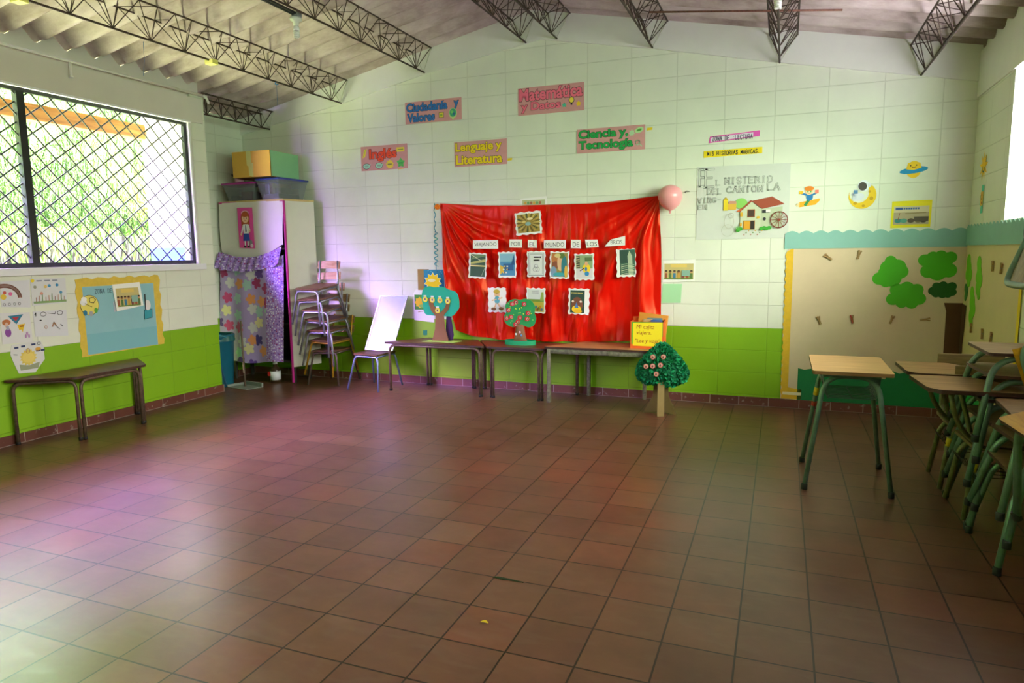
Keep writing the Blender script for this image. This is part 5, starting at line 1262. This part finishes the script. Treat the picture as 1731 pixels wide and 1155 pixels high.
for k, (x0, x1, y0, y1, z1, c, lb) in enumerate(((.03, .13, .02, .045, .225, '6A4A38', 'dark brown book at the left in the book box'), (.10, .18, .05, .075, .255, 'B89868', 'tan book standing in the middle of the book box'), (.13, .26, .078, .10, .262, '5A7888', 'grey-blue book at the right in the book box'), (.17, .27, .03, .05, .250, '2A5A98', 'bright blue book at the front right of the book box'))):
    b = MB(); b.rbox((x0, y0, .008), (x1, y1, z1), M(c, .6, name='book_cover', noise=.2, nscale=30), .003)
    tag(b.build('book', None, (3.29, -.36, .515)), lb, 'book', 'books in the yellow box')

# crepe-paper tree on the floor
t = thing('crepe_tree', 'dark green crepe-paper tree with photo badges on a cardboard trunk on the floor', 'paper tree', (3.60, -.56, 0))
mg = [M(c, .85, name='crepe_green') for c in ('0E8450', '14A064', '0C7046', '1CB070')]
r = random.Random(11); b = MB()
def crown_r(th, z): # half width at height z in 0..1
    return .208 * (sin(pi * min(1, max(0, z)) ** .62) ** .70) * (1.06 - .25 * z)
def cpt(u, a):
    z = u; R_ = crown_r(a, z); return Vector((R_ * cos(a), R_ * .62 * sin(a), .245 + .345 * z))
b.grid(lambda u, v: cpt(.02 + .96 * v, -2 * pi * u), 24, 14, mg[2])
for i in range(2600):
    u = r.uniform(.02, .99); a = r.uniform(0, 2 * pi); p = cpt(u, a); q = Vector((cos(a), sin(a) * 1.3, (u - .45) * 1.2)).normalized()
    s_ = r.uniform(.012, .026); t1 = q.cross(Vector((r.uniform(-1, 1), r.uniform(-1, 1), r.uniform(-1, 1)))).normalized(); t2 = q.cross(t1)
    c0 = p - q * .006; m_ = mg[i % 4]
    v = [b.bm.verts.new(c0 + t1 * s_ * .35), b.bm.verts.new(c0 + q * s_ * 1.0 + t1 * s_ * .8 + t2 * s_ * .3), b.bm.verts.new(c0 + q * s_ * 1.25 - t1 * s_ * .2 + t2 * s_ * .6), b.bm.verts.new(c0 - t1 * s_ * .4 + q * s_ * .5)]
    b.face([v[0], v[1], v[2]], m_); b.face([v[0], v[2], v[3]], m_)
b.build('crown', t)
for (x, z) in ((-.05, .50), (.035, .505), (-.105, .42), (-.05, .425), (.012, .435), (-.02, .36)):
    d = Draw(.004); d.base([(.0205 * cos(2 * pi * i / 20), .0205 * sin(2 * pi * i / 20)) for i in range(20)], W('B85A54')); d.ell(0, 0, .016, .016, W('C89C88')); d.ell(-.002, -.003, .008, .010, W('7A4438'))
    d.build('photo_badge', t, (x, -.148 - .0 * z, z), (RAD(80), 0, 0))
mcb = M('9A8450', .8, name='corrugated_card', noise=.12, nscale=14)
b = MB(); b.prism([(-.028, 0), (.030, -.0), (.028, .30), (-.026, .30)], -.004, .004, mcb, Matrix.Translation((.012, -.11, 0)) @ Matrix.Rotation(RAD(25), 4, 'Z') @ UPR); b.build('trunk_front', t)
b = MB(); b.prism([(-.15, 0), (-.09, 0), (.0, .02), (.11, 0), (.13, .0), (.06, .16), (.055, .32), (-.06, .32), (-.07, .15)], -.004, .004, M('6E5A30', .8, name='card_brown', noise=.12, nscale=14), Matrix.Translation((0.0, -.01, 0)) @ UPR); b.build('trunk_cross', t)

# ------------------------------------------------------------------ cabinet in the alcove
t = thing('storage_cabinet', 'tall white cabinet with paper front and flowered curtain in the left corner', 'cabinet', (-.735, -.26, 0))
cx, cy = -.735, -.26
mat_cw = M('D6D4C6', .6, name='cabinet_white', noise=.05, nscale=4); mat_mag = M('C02A8C', .55, name='magenta_tape'); mat_in = M('3A342E', .8, name='cabinet_inside')
FR, FL = -.300, -1.165
def loc(x, y): return (x - cx, y - cy)
b = MB(); x0, y0 = loc(FR, -.45); x1, y1 = loc(-.185, -.115); b.prism([(x0, y0), (x1, y1), (x1 - .018, y1 + .006), (x0 - .018, y0 + .006)], .175, 1.918, mat_cw); b.build('side_panel', t)
b = MB(); b.prism([(x0 - .010, y0 - .010), (x0 + .004, y0 - .012), (x0 + .006, y0 + .010), (x0 - .010, y0 + .012)], .012, 1.918, mat_mag); b.build('edge_tape', t)
b = MB(); xl, yl = loc(FL, -.44); b.box((xl, yl + .02, .20), (xl + .02, .15, 1.91), mat_cw); b.build('side_panel', t)
b = MB(); b.box((xl, .14, .20), (x1 - .03, .155, 1.91), mat_in); b.build('back_panel', t)
b = MB(); b.prism([(xl - .005, yl - .012), (x0 + .003, y0 - .016), (x1 + .003, y1), (x1 - .03, .16), (xl - .005, .16)], 1.918, 1.938, M('C8B070', .6, name='top_board', noise=.1, nscale=8)); b.build('top_panel', t)
for z in (.22, .62, 1.02, 1.42):
    b = MB(); b.prism([(xl + .021, yl + .03), (x0 - .020, y0 + .03), (x1 - .032, y1), (x1 - .04, .139), (xl + .021, .139)], z, z + .018, mat_in); b.build('shelf', t)
for x_ in (xl + .03, x0 - .03):
    for y_ in (yl + .05, .12):
        b = MB(); b.rbox((x_ - .015, y_ - .015, 0), (x_ + .015, y_ + .015, .2), mat_in, .003); b.build('foot', t)
# paper front with magenta upper edge
b = MB(); mpap = M('DDDCD2', .55, name='front_paper', noise=.04, nscale=5)
def front(u, v):
    X = (FL + (FR - .005 - FL) * u) - cx; zt = 1.922; zb = 1.40 - .10 * sin(pi * min(1, u * 1.05)) + .07 * u
    pull = .03 * max(0, u - .9) * 10 * v; return (X - pull, yl - .014 - .012 * sin(pi * u) - .02 * v * sin(pi * v), zt + (zb - zt) * v)
b.grid(lambda u, v: front(u, 1 - v), 24, 14, mpap); b.build('paper_front', t)
b = MB(); b.box((xl, yl - .016, 1.912), (x0, yl - .010, 1.930), mat_mag); b.build('top_tape', t)
# picture of a schoolgirl
d = Draw(.0012); d.base([(0, .01), (.205, 0), (.20, .425), (.0, .43)], M('DE4AA0', .6, name='pink_picture')); k = d
k.ell(.10, .375, .05, .022, W('E8B8C8')); k.ell(.10, .315, .060, .075, W('B05020')); k.rect(.045, .22, .155, .31, W('B05020')); k.ell(.10, .315, .045, .048, W('F0C8A0')); k.ell(.10, .352, .05, .022, W('B85A22')); k.ell(.085, .318, .005, .006, INK); k.ell(.118, .318, .005, .006, INK); k.ring(.10, .302, .012, .008, .003, W('A03028'), 8, pi, 2 * pi)
k.rect(.07, .155, .14, .255, W('F0F0F4')); k.poly([(.10, .25), (.108, .235), (.112, .18), (.103, .17), (.094, .18), (.097, .235)], W('2A3A78')); k.line([(.072, .24), (.045, .165)], .018, W('F0F0F4')); k.line([(.14, .24), (.155, .19)], .018, W('F0F0F4')); k.ell(.038, .15, .011, .014, W('F0C8A0')); k.ell(.152, .18, .011, .013, W('F0C8A0'))
k.poly([(.07, .158), (.14, .158), (.152, .08), (.06, .08)], W('2448A8')); k.rect(.078, .03, .094, .08, W('F0F0F4')); k.rect(.118, .03, .134, .08, W('F0F0F4')); k.ell(.082, .022, .018, .010, INK); k.ell(.13, .022, .018, .010, INK); k.ell(.165, .06, .020, .03, W('8A8A90')); k.ell(.175, .03, .02, .02, W('D8C8D0'))
d.build('picture', t, (-.880 - cx, yl - .052, 1.434), (pi / 2, 0, 0))
# flowered curtain
def curtain_mat(kind):
    m = bpy.data.materials.new('curtain_' + kind); m.use_nodes = True; nt = m.node_tree; N = nt.nodes.new; L = nt.links.new; bs = nt.nodes['Principled BSDF']
    geo = N('ShaderNodeNewGeometry'); sp = N('ShaderNodeSeparateXYZ'); L(geo.outputs['Position'], sp.inputs[0]); cb = N('ShaderNodeCombineXYZ'); L(sp.outputs['X'], cb.inputs[0]); L(sp.outputs['Z'], cb.inputs[1])
    def layer(scale, R0, petals, rnd):
        vo = N('ShaderNodeTexVoronoi'); vo.voronoi_dimensions = '2D'; vo.inputs['Scale'].default_value = scale; vo.inputs['Randomness'].default_value = rnd; L(cb.outputs[0], vo.inputs['Vector'])
        vs = N('ShaderNodeVectorMath'); vs.operation = 'SUBTRACT'; sc = N('ShaderNodeVectorMath'); sc.operation = 'SCALE'; sc.inputs['Scale'].default_value = scale; L(cb.outputs[0], sc.inputs[0])
        ps = N('ShaderNodeVectorMath'); ps.operation = 'SCALE'; ps.inputs['Scale'].default_value = scale; L(vo.outputs['Position'], ps.inputs[0])
        L(sc.outputs[0], vs.inputs[0]); L(ps.outputs[0], vs.inputs[1])
        s2 = N('ShaderNodeSeparateXYZ'); L(vs.outputs[0], s2.inputs[0]); at = N('ShaderNodeMath'); at.operation = 'ARCTAN2'; L(s2.outputs['Y'], at.inputs[0]); L(s2.outputs['X'], at.inputs[1])
        mu = N('ShaderNodeMath'); mu.operation = 'MULTIPLY'; L(at.outputs[0], mu.inputs[0]); mu.inputs[1].default_value = petals / 2; sn = N('ShaderNodeMath'); sn.operation = 'SINE'; L(mu.outputs[0], sn.inputs[0]); ab = N('ShaderNodeMath'); ab.operation = 'ABSOLUTE'; L(sn.outputs[0], ab.inputs[0])
        rr = N('ShaderNodeMath'); rr.operation = 'MULTIPLY_ADD'; L(ab.outputs[0], rr.inputs[0]); rr.inputs[1].default_value = R0 * .45; rr.inputs[2].default_value = R0 * .62
        ln = N('ShaderNodeVectorMath'); ln.operation = 'LENGTH'; L(vs.outputs[0], ln.inputs[0]); lt = N('ShaderNodeMath'); lt.operation = 'LESS_THAN'; L(ln.outputs['Value'], lt.inputs[0]); L(rr.outputs[0], lt.inputs[1])
        return vo, lt
    vo, lt = layer(7.0 if kind == 'flowers' else 38.0, .42 if kind == 'flowers' else .30, 5, .7)
    cr = N('ShaderNodeValToRGB'); cr.color_ramp.interpolation = 'CONSTANT'; e = cr.color_ramp.elements
    cols = [(.05, .03, .20), (.35, .02, .12), (.75, .68, .35), (.35, .55, .50), (.55, .06, .20), (.12, .05, .28), (.75, .30, .10), (.62, .60, .60)] if kind == 'flowers' else [(.75, .70, .85), (.30, .02, .16), (.75, .72, .88), (.70, .62, .85), (.12, .04, .35)]
    e[0].position = 0; e[0].color = (*cols[0], 1); e[1].position = 1 / len(cols); e[1].color = (*cols[1], 1)
    for i in range(2, len(cols)): q = e.new(i / len(cols)); q.color = (*cols[i], 1)
    s3 = N('ShaderNodeSeparateXYZ'); L(vo.outputs['Color'], s3.inputs[0]); L(s3.outputs['X'], cr.inputs['Fac'])
    mx = N('ShaderNodeMix'); mx.data_type = 'RGBA'; L(lt.outputs[0], mx.inputs['Factor']); mx.inputs['A'].default_value = (.40, .30, .58, 1) if kind == 'flowers' else (.36, .22, .62, 1); L(cr.outputs['Color'], mx.inputs['B'])
    L(mx.outputs['Result'], bs.inputs['Base Color']); bs.inputs['Roughness'].default_value = .75; bs.inputs['Sheen Weight'].default_value = .2
    return m
mf1, mf2 = curtain_mat('flowers'), curtain_mat('dots')
def cur(u, v, zt, zb, flare, amp, nf, off):
    X = FL - flare * v + (FR - .02 + flare * .3 * v - FL) * u + (.06 if False else 0) - cx
    z = zt(u) + (zb(u) - zt(u)) * v
    return (X, yl - off - amp * (.4 + .6 * v) * sin(u * nf + 1.5 * sin(3 * u + v)) - .02 * v, z)
ct = lambda u: 1.315 - .055 * sin(pi * u) + .05 * u
b = MB(); b.grid(lambda u, v: cur(u, 1 - v, ct, lambda w_: .215 + .03 * (w_ - .5) + .012 * sin(w_ * 9), .08, .018, 17, .045), 70, 40, mf1, True, lambda u, v: mf2 if u > .74 else mf1); b.build('curtain', t)
b = MB(); b.grid(lambda u, v: cur(u, 1 - v, lambda w_: 1.405 - .085 * sin(pi * w_) + .045 * w_, lambda w_: 1.225 - .05 * sin(pi * w_) + .035 * w_ + .006 * sin(w_ * 40), .06, .014, 60, .062), 110, 10, mf2); b.build('ruffle', t)
# things stacked on the cabinet
def bin_(label, lid, loc_, w, d_, h, rot, tint, contents, nm='storage_bin'):
    t = thing(nm, label, 'storage bin', loc_, (0, 0, rot))
    mc = M(tint, .25, name='clear_plastic'); mc = mc.copy(); bs = mc.node_tree.nodes['Principled BSDF']; bs.inputs['Transmission Weight'].default_value = .75; bs.inputs['IOR'].default_value = 1.08
    b = MB(); s_ = .04
    A = [(-w / 2 + s_, -d_ / 2 + s_), (w / 2 - s_, -d_ / 2 + s_), (w / 2 - s_, d_ / 2 - s_), (-w / 2 + s_, d_ / 2 - s_)]; B_ = [(-w / 2, -d_ / 2), (w / 2, -d_ / 2), (w / 2, d_ / 2), (-w / 2, d_ / 2)]
    va = [b.bm.verts.new((x, y, .002)) for x, y in A]; vb = [b.bm.verts.new((x, y, h)) for x, y in B_]
    b.face(list(reversed(va)), mc)
    for i in range(4): b.face([va[i], va[(i + 1) % 4], vb[(i + 1) % 4], vb[i]], mc)
    b.build('tub', t)
    b = MB(); ml = M(lid, .4, name='bin_lid'); b.rbox((-w / 2 - .012, -d_ / 2 - .012, h), (w / 2 + .012, d_ / 2 + .012, h + .018), ml, .006); b.rbox((-w / 2 + .02, -d_ / 2 + .02, h + .0185), (w / 2 - .02, d_ / 2 - .02, h + .026), ml, .004); b.build('lid', t)
    for (x, y, sx, sy, z0, sz, c) in contents:
        b = MB(); b.rbox((x, y, .006 + z0), (x + sx, y + sy, .006 + z0 + sz), M(c, .8, name='stored_paper', noise=.1, nscale=10), .004); b.build('contents', t)
    return t
TOPZ = 1.938
bin_('clear plastic bin with blue lid on the cabinet under the carton', '2A3A9A', (-.455, -.275, TOPZ), .31, .42, .195, RAD(-4), 'D4DCE4', [(-.10, -.16, .20, .30, 0, .05, 'E0D8C0'), (-.09, -.15, .05, .26, .055, .10, 'F0ECE0'), (-.03, -.15, .04, .24, .055, .11, 'E0C880'), (.02, -.12, .07, .26, .055, .06, 'D8C8A0')])
bin_('small clear bin with purple lid on the left of the cabinet top', 'A0208A', (-.86, -.36, TOPZ), .40, .26, .165, RAD(2), 'C0C4C8', [(-.14, -.08, .1, .16, 0, .05, '5A5A60'), (.0, -.08, .14, .16, 0, .09, 'A83A58'), (-.05, -.06, .05, .12, .05, .05, 'B0B0B0')])
t = thing('carton', 'cardboard carton with yellow taped front and green side on top of the bins', 'box', (-.645, -.285, 2.166), (0, 0, RAD(2)))
w, d_, h = .475, .46, .262; mk = M('E6B850', .75, name='amber_card', noise=.06, nscale=8); mg2 = M('88BE90', .75, name='green_card', noise=.05, nscale=8); mkd = M('A8803C', .8, name='kraft_card', noise=.1, nscale=8)
b = MB(); b.box((-w / 2, -d_ / 2, 0), (w / 2, d_ / 2, h), mkd); b.build('body', t)
b = MB(); b.box((-w / 2, -d_ / 2 - .002, 0), (w / 2, -d_ / 2 - .0003, h), mk); b.build('front_sheet', t)
b = MB(); b.box((w / 2 + .0003, -d_ / 2 + .01, .004), (w / 2 + .002, d_ / 2, h - .002), mg2); b.build('side_sheet', t)
d = Draw(.0006); d.base([(.0, .015), (.05, .0), (.055, .14), (.035, .145), (.03, h), (-.03, h), (-.025, .12), (-.005, .11)], M('E8E098', .35, name='packing_tape')); d.build('tape', t, (-.03, -d_ / 2 - .002, 0), (pi / 2, 0, 0))
b = MB(); b.tube([(0, 0, 0), (.24, 0, 0)], .016, M('D8D8DC', .5, name='white_tube'), 12); b.tube([(-.045, 0, 0), (0, 0, 0)], .019, M('2A2F6A', .5, name='blue_cap'), 12)
tag(b.build('paper_tube', None, (-1.14, -.20, 2.245), (0, RAD(-2), 0)), 'white tube with dark blue cap behind the carton on the cabinet', 'tube')
t = thing('jar', 'small pink tub standing on the purple-lidded bin', 'tub', (-.985, -.32, TOPZ + .1925)); b = MB(); b.lathe([(.04, 0), (.045, .01), (.047, .055), (.042, .06)], M('D8A8B8', .4, name='pink_plastic'), 18); b.build('tub', t)
# floor things by the cabinet
t = thing('waste_bin', 'tall teal waste bin behind the pier beside the cabinet', 'bin', (-.955, -.80, 0))
mteal = M('12647A', .5, name='teal_plastic', noise=.1, nscale=9)
b = MB(); b.lathe([(.115, .0), (.125, .02), (.155, .52), (.165, .53), (.165, .55), (.150, .55), (.11, .03), (.01, .02)], mteal, 28); b.build('bucket', t)
b = MB(); b.tube([(.163 * cos(a), .163 * sin(a), .50 - .09 * sin(a / 1)) for a in [pi * 1.02 + pi * .96 * i / 16 for i in range(17)]], .005, M('1E8A98', .4, name='bin_handle'), 6); b.build('handle', t)
r = random.Random(2); b = MB()
b.grid(lambda u, v: ((.13 + .04 * v + .012 * sin(u * 40)) * cos(2 * pi * u), (.13 + .04 * v + .012 * sin(u * 40)) * sin(2 * pi * u), .545 + .035 * v * (1 - v) * 4 - .06 * v), 60, 6, M('0E5A58', .45, name='bin_liner')); b.build('liner', t)
t = thing('dustpan', 'long-handled grey dustpan standing in front of the teal bin', 'dustpan', (-.66, -.80, 0))
mgp = M('8A9286', .6, name='grey_tin', noise=.15, nscale=15)
b = MB(); b.prism([(-.16, -.05), (.13, -.10), (.19, .08), (-.10, .14)], .002, .008, mgp); b.prism([(-.11, .13), (.18, .07), (.185, .085), (-.105, .145)], .008, .045, mgp); b.prism([(-.16, -.05), (-.10, .14), (-.108, .142), (-.168, -.048)], .008, .03, mgp); b.build('pan', t)
b = MB(); b.tube([(.0, .03, .01), (-.035, .06, .69)], .010, M('6A5A4A', .6, name='handle_grey', noise=.3, nscale=20), 9); b.build('handle', t)
b = MB(); b.tube([(-.010, .0345, .15), (-.0165, .041, .26)], .0112, M('D8B8A8', .6, name='sticker_wrap', noise=.5, nscale=50), 9); b.tube([(-.020, .044, .31), (-.0245, .048, .37)], .0112, M('D8B8A8', .6, name='sticker_wrap', noise=.5, nscale=50), 9); b.build('wrapped_label', t)
b = MB(); b.tube([(-.79, -.90, .03), (-.955, -.985, .93)], .011, M('2A5A78', .5, name='blue_handle'), 9)
b.tube([(-.955, -.985, .93), (-.968, -.992, 1.0)], .0115, M('E0A820', .5, name='amber_grip'), 9)
tag(b.build('broom_handle'), 'blue broom handle with amber end leaning on the pier by the bin', 'broom')
t = thing('glue_bottle', 'dark bottle with white label on the floor under the curtain', 'bottle', (-.545, -.44, 0))
b = MB(); b.lathe([(.05, 0), (.056, .01), (.056, .13), (.04, .16), (.022, .175), (.022, .20)], M('3A2A1A', .3, name='dark_plastic'), 20); b.build('body', t)
b = MB(); b.lathe([(.0568, .03), (.0568, .125)], M('DADCE2', .6, name='label_paper'), 20); b.build('label', t)
b = MB(); b.box((-.055, -.058, .075), (-.025, -.048, .12), M('C02020', .6, name='label_red')); b.build('label_mark', t)
b = MB(); b.lathe([(.024, .198), (.024, .225), (.02, .228)], M('C8C8C0', .5, name='cap'), 16); b.build('cap', t)

# ------------------------------------------------------------------ papers on the left wall
def left_sheet(name, label, cat, y, z, fn, group=None, t=.0015, out=.002):
    d = Draw(t); fn(d); return tag(d.build(name, None, (WALL_X + out, y, z), ROT_LEFT), label, cat, group)
mat_yc = M('E0C04A', .8, name='yellow_crepe', noise=.12, nscale=20); mat_bc = M('8FC0C8', .75, name='pale_blue_paper', noise=.05, nscale=4)
def s_zona(d):
    P = [(0, 0), (.79, .01)] + [(.79 + .010 * sin(i * 2.1), .01 + .625 * i / 14) for i in range(1, 15)] + [(.79 - .79 * i / 16, .632 + .010 * sin(i * 2.3) - .0 * i) for i in range(1, 17)] + [(.008 * sin(i * 2.0), .62 - .62 * i / 14) for i in range(1, 14)]
    d.base(P, mat_yc); d.rect(.055, .012, .725, .565, mat_bc); d.rect(.056, .012, .725, .18, M('7FB8C2', .75, name='blue_overlap')); d.serif('ZONA DE', .16, .505, .315, .540, W('4A6070'), .13)
    d.ell(.105, .415, .082, .083, INK, 28); d.ell(.105, .415, .078, .079, W('E8D868'), 28); d.ell(.055, .44, .03, .025, W('E8E8E8')); d.ell(.06, .465, .024, .02, W('F0F0F0')); d.ell(.06, .355, .018, .022, W('2A7A9A')); d.ell(.11, .345, .018, .022, W('A8A8A8')); d.ell(.155, .37, .016, .022, W('5AA83A')); d.ring(.13, .455, .03, .025, .005, INK, 5); d.line([(.065, .43), (.12, .40)], .006, W('8A7A30'))
    d.poly([(.60, .25), (.685, .26), (.69, .34), (.605, .335)], INK); d.poly([(.604, .254), (.681, .264), (.686, .336), (.609, .331)], W('3A9AA8')); d.ell(.645, .375, .03, .045, W('E8E0E0')); d.line([(.62, .34), (.625, .47)], .010, INK)
left_sheet('zone_board', 'pale blue board with yellow border reading ZONA DE on the left wall', 'poster', -2.468, .562, s_zona, t=.002)
def s_cal(d): d.base([(0, 0), (.265, .03), (.255, .235), (-.01, .225)], mat_paper); kids(d, .25, .225, 3)
t = thing('calendar', 'picture calendar hanging over the pale blue board', 'calendar', (WALL_X + .020, -2.140, .908), (RAD(86), 0, pi / 2))
d = Draw(.004); s_cal(d); d.build('pages', t)
d = Draw(.002); d.base([(-.012, -.004), (.262, .026), (.262, .03), (.25, .24), (-.014, .23)], W('B8C0D0')); d.build('back_board', t, (0, 0, -.012))
d = Draw(.002); d.base([(.035 * cos(2 * pi * i / 20), .035 * sin(2 * pi * i / 20)) for i in range(20)], W('E8E8E8')); d.ring(0, 0, .015, .015, .006, W('8A88A8'), 14); d.build('hanger_disc', t, (.145, .262, -.01))
def s_rain(d):
    d.base([(0, .03), (.205, .01), (.215, .215), (.01, .21)], M('DCDCE2', .75, name='drawing_paper', noise=.03, nscale=6))
    for i, c in enumerate(('A86A5A', 'C89888', 'B87868')): d.ring(.03, .09, .115 - .010 * i, .10 - .010 * i, .009, W(c), 20, 0, pi * .6)
    d.ell(.02, .10, .02, .02, W('E8C848')); d.ell(.07, .12, .014, .014, W('D868A0')); d.ell(.03, .13, .012, .012, W('C85A48'))
    for i in range(4): d.ring(.02 + .035 * i, .045, .008, .010, .003, GREYI, 8)
left_sheet('drawing_sheet', "child's drawing of a rainbow, upper left on the left wall", 'drawing', -3.035, .985, s_rain, 'drawings on the left wall')
def s_gard(d):
    d.base([(0, 0), (.268, .008), (.272, .20), (.004, .205)], M('DCDDE0', .75, name='drawing_paper', noise=.03, nscale=6)); d.ell(.018, .188, .014, .013, W('E8D020'))
    for i in range(3): d.line([(.05 + .06 * i, .185), (.085 + .06 * i, .185)], .010, W('8A90A0'))
    for x, y, c in ((.14, .145, '4A98C0'), (.20, .148, '3A8AB8'), (.225, .09, '5A98C0'), (.075, .09, 'D89A88'), (.11, .14, 'E0C070'), (.03, .14, '9A9A88')): d.ell(x, y, .012, .012, W(c))
    d.rect(.01, .015, .262, .032, W('8AAA70'))
    for i in range(10): d.line([(.03 + .024 * i, .03), (.032 + .024 * i, .06 + .012 * (i % 3))], .005, W(('A87868', 'C08878', '7A9868')[i % 3]))
left_sheet('drawing_sheet', "child's drawing of a garden with a yellow sun beside the rainbow drawing", 'drawing', -2.816, 1.005, s_gard, 'drawings on the left wall')
def s_kite(d):
    d.base([(0, .01), (.215, 0), (.212, .225), (.004, .235)], M('DEDDE0', .75, name='drawing_paper', noise=.03, nscale=6)); d.poly([(.055, .21), (.165, .215), (.11, .145)], W('2E7A98')); d.poly([(.082, .198), (.135, .20), (.108, .168)], W('B83A48')); d.poly([(.115, .14), (.17, .145), (.155, .105), (.125, .10)], W('E8C020')); d.poly([(.14, .105), (.155, .105), (.148, .08)], W('E8C020'))
    d.ell(.04, .165, .03, .022, W('C07848')); d.ell(.04, .145, .012, .02, W('D8B8A0')); d.ell(.045, .09, .022, .032, W('8A48A0')); d.rect(.035, .11, .055, .14, W('A8A8C0')); [d.ell(.165 + .012 * i, .05 + .02 * (i % 2), .007, .014, W('B888C0')) for i in range(3)]
    for i in range(3): d.ring(.135 + .008 * i, .128, .004, .004, .003, W('C05030'), 6)
left_sheet('drawing_sheet', "child's drawing of kites and a purple dress, lower left on the left wall", 'drawing', -3.055, .735, s_kite, 'drawings on the left wall')
def s_bw(d):
    d.base([(0, .02), (.255, 0), (.258, .205), (.0, .21)], M('DADBE2', .75, name='drawing_paper', noise=.03, nscale=6))
    for cx_, rx in ((.075, .022), (.205, .022)): d.ring(cx_, .185, rx, .016, .004, INK, 8)
    d.line([(.11, .19), (.165, .18), (.17, .195)], .004, INK); d.line([(.01, .185), (.02, .20), (.018, .175)], .006, INK); d.ell(.05, .14, .009, .005, INK)
    d.line([(.135, .085), (.15, .115), (.165, .09)], .010, W('A87858')); d.line([(.16, .09), (.19, .06)], .006, GREYI); d.ring(.085, .085, .010, .012, .004, W('C89878'), 8); d.line([(.20, .095), (.215, .08)], .008, GREYI)
left_sheet('drawing_sheet', "child's drawing with black outlined shapes left of the blue board", 'drawing', -2.818, .752, s_bw, 'drawings on the left wall')
def s_hex(d):
    d.base([(.045, .01), (.165, 0), (.245, .09), (.245, .19), (.225, .235), (.015, .225), (.0, .16), (.015, .10)], M('DADADA', .75, name='drawing_paper', noise=.03, nscale=6)); d.star(.125, .12, .065, .05, 14, W('E0C860')); d.ell(.125, .12, .045, .04, W('E8D070')); d.poly([(.06, .03), (.19, .03), (.205, .075), (.125, .06), (.055, .075)], W('9AA080'))
    for x, y in ((.08, .20), (.155, .205), (.03, .195), (.185, .155), (.22, .155)): d.rect(x, y, x + .03, y + .014, W('2A3A68'))
    d.ring(.125, .17, .014, .018, .004, W('C88848'), 10); d.ell(.20, .175, .022, .012, W('D8A040')); d.ring(.21, .215, .012, .010, .004, GREYI, 10); d.line([(.02, .155), (.045, .15)], .006, GREYI)
left_sheet('drawing_sheet', 'eight-sided drawing of a yellow sun hanging above the left table', 'drawing', -3.010, .505, s_hex, 'drawings on the left wall')
# litter on the tiles
b = MB(); b.grid(lambda u, v: (.034 * (u - .5), .016 * (v - .5) * (1 - (2 * u - 1) ** 2) + .003, .003 + .006 * sin(3 * u)), 8, 3, M('C8A818', .6, name='yellow_leaf')); tag(b.build('fallen_leaf', None, (3.534, -4.085, 0)), 'small yellow leaf lying on the floor tiles in the middle', 'leaf')
b = MB(); r = random.Random(6)
P = [(3.42, -3.739), (3.445, -3.738), (3.47, -3.741), (3.49, -3.738), (3.52, -3.739), (3.56, -3.7395)]
b.tube([(x, y, .0015) for x, y in P], [.002, .006, .007, .005, .004, .002], M('2E3A24', .9, name='mossy_joint'), 6)
o = b.build('floor_crack'); o['kind'] = 'structure'; o['label'] = 'dark mossy crack in a floor joint'
